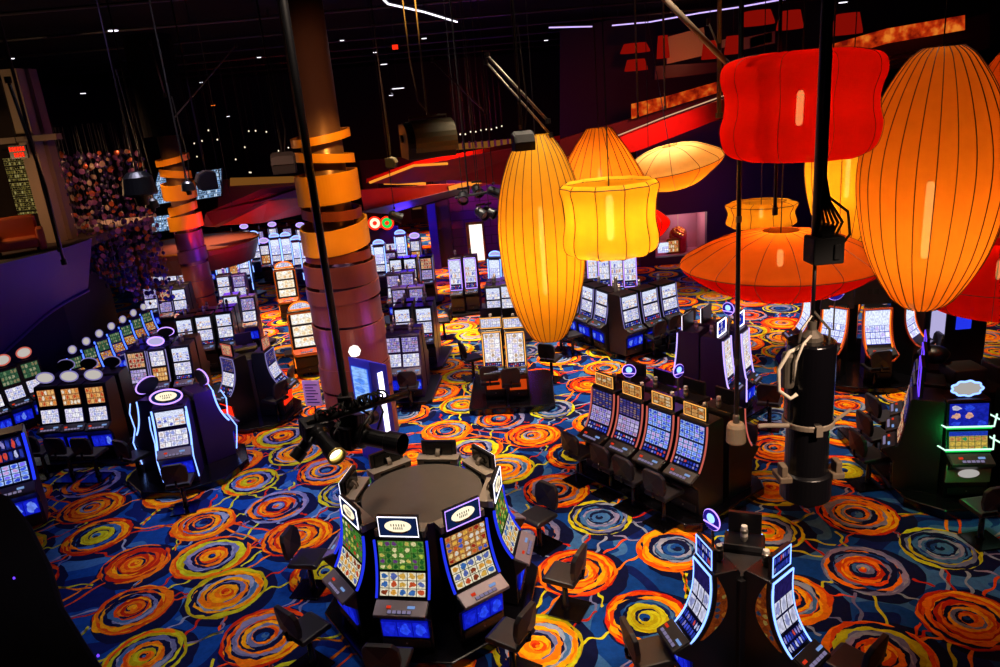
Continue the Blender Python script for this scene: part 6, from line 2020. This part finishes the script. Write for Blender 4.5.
def sp(px, py, e, col, angle, size=.5, z=CEIL - .3, blend=.9, dx=0, dy=0):
    t = spot(px, py, 0)
    lamp('ceiling_spot', 'SPOT', (t.x + dx, t.y + dy, z), e, col, size, (t.x, t.y, 0), angle, blend)

sp(470, 425, 6500, '#ffeeD8', 40)
sp(570, 520, 3000, '#ffe6c8', 50)
sp(270, 480, 2600, '#f0e8ff', 46)
sp(250, 580, 1000, '#e8e4ff', 50)
sp(420, 640, 1200, '#ffe6cc', 55)
sp(660, 620, 1600, '#ffe4c8', 55)
sp(880, 560, 1100, '#ffdcc0', 55)
sp(860, 410, 4200, '#ffe4c0', 44)
sp(150, 590, 400, '#e0d8ff', 50)
sp(620, 375, 7500, '#ffe8c8', 42)
sp(540, 345, 6000, '#ffe0c8', 36)
sp(290, 390, 7000, '#ffd0a0', 38)
sp(440, 330, 14000, '#ffd8b8', 34)
sp(450, 280, 16000, '#ffc898', 30)
sp(262, 330, 16000, '#ffc890', 40)
sp(225, 300, 12000, '#ffc090', 36)
sp(160, 330, 7000, '#ffc090', 40)
sp(100, 450, 1000, '#c8b0ff', 44)
sp(720, 320, 7000, '#ffd8c0', 40)
sp(850, 310, 4000, '#ffd0c0', 44)
sp(960, 330, 3000, '#ffc8a8', 44)
sp(430, 240, 22000, '#ffc890', 30, dy=-3)
lamp('ring_spot', 'SPOT', (-1.6, 11.6, 9.6), 700, '#ffe8d0', .3, (-1.31, 9.6, 1.8), 26, .7)
lamp('tower_wash', 'POINT', (3.3, 13.9, 2.3), 12, '#7030ff', .25)  # added lamp, throws violet on the tower sides
# violet washes
lamp('violet_wash', 'POINT', (-9.5, 17.5, 3.6), 26, '#5a28ff', .4)
lamp('violet_wash', 'POINT', (-10.5, 21.5, 1.9), 45, '#4a3aff', .4)
lamp('violet_wash', 'POINT', (.5, 30.5, 4.6), 320, '#8a30e0', .5)
lamp('violet_wash', 'POINT', (-3.6, 31.5, 2.6), 180, '#4a2aff', .4)
lamp('violet_wash', 'POINT', (-5.6, 14.6, 1.8), 45, '#6a30ff', .4)
lamp('violet_wash', 'POINT', (-1.6, 14.8, 2.4), 30, '#8a50ff', .4)
lamp('violet_wash', 'POINT', (-9.5, 26.5, 2.3), 80, '#7a40ff', .6)
lamp('violet_wash', 'POINT', (9.5, 26, 2.5), 80, '#5a2ae0', .6)
# gold light on the column bands, added light on the bare shaft
sc_ = Vector((-3.22, 15.7, 5.2))
lamp('column_spot', 'SPOT', (-.2, 11.0, 9.6), 2600, '#ffb850', .2, sc_, 26, .6)
lamp('column_spot', 'SPOT', (-9.5, 22, 8.6), 1100, '#ffb040', .2, (colf.x, colf.y, 4.6), 24, .6)
lamp('column_spot', 'SPOT', (-5.5, 10.0, 9.6), 500, '#c8a0ff', .2, (-3.22, 15.7, 2.0), 24, .6)
lamp('column_spot', 'SPOT', (-.5, 8.0, 7.5), 900, '#ffb080', .25, (-3.22, 15.7, 7.6), 22, .8)  # added from the camera side to brighten the upper shaft
lamp('column_spot', 'SPOT', (-3.2, 8.6, 9.0), 1500, '#ffb898', .2, (-3.22, 15.7, 2.2), 24, .7)
lamp('rig_fill', 'SPOT', (4.6, 2.6, 8.0), 2600, '#ffdcc0', .15, (2.9, 6.4, 3.9), 30, .8)  # added lamp without a fixture, brings out the rig's details
lamp('saucer_spot', 'SPOT', (2.4, 10.5, 9.4), 2600, '#fff0e0', .15, (3.6, 15.0, 6.0), 16, .6)
lamp('green_glow', 'POINT', (g1.x - .5, g1.y - .62, 1.15), 10, '#20ff70', .08)
# red light on the canopies, amber in the lounge
lamp('canopy_spot', 'SPOT', (-9.8, 25.5, 2.9), 1400, '#ff2414', .3, (-10.2, 30.5, 3.9), 60, .8)
lamp('canopy_spot', 'SPOT', (-2.0, 24.5, 7.5), 2600, '#ff5028', .3, (-2.0, 29, 5.2), 70, .8)
lamp('canopy_spot', 'SPOT', (5.5, 22.5, 7.0), 1800, '#ff4030', .3, (5.5, 27, 5.6), 70, .8)
lamp('gallery_light', 'POINT', (9.0, 31.0, 8.2), 160, '#ff9060', .3)
lamp('lounge_light', 'POINT', (-14.6, 19.0, 6.2), 190, '#ffc890', .3)
lamp('bead_light', 'SPOT', (-9.0, 17.0, 8.0), 800, '#ffa878', .2, (-11.6, 23, 5.2), 40, .8)

S.view_settings.view_transform = 'Standard'
S.view_settings.look = 'None'
S.view_settings.exposure = 0.0
S.view_settings.gamma = 1.0
S.view_settings.use_curve_mapping = False
S.cycles.use_denoising = True
S.cycles.max_bounces = 6
S.cycles.diffuse_bounces = 3
S.cycles.glossy_bounces = 3
S.cycles.transmission_bounces = 4
S.cycles.transparent_max_bounces = 8
S.cycles.sample_clamp_indirect = 4.0
S.cycles.caustics_reflective = False
S.cycles.caustics_refractive = False
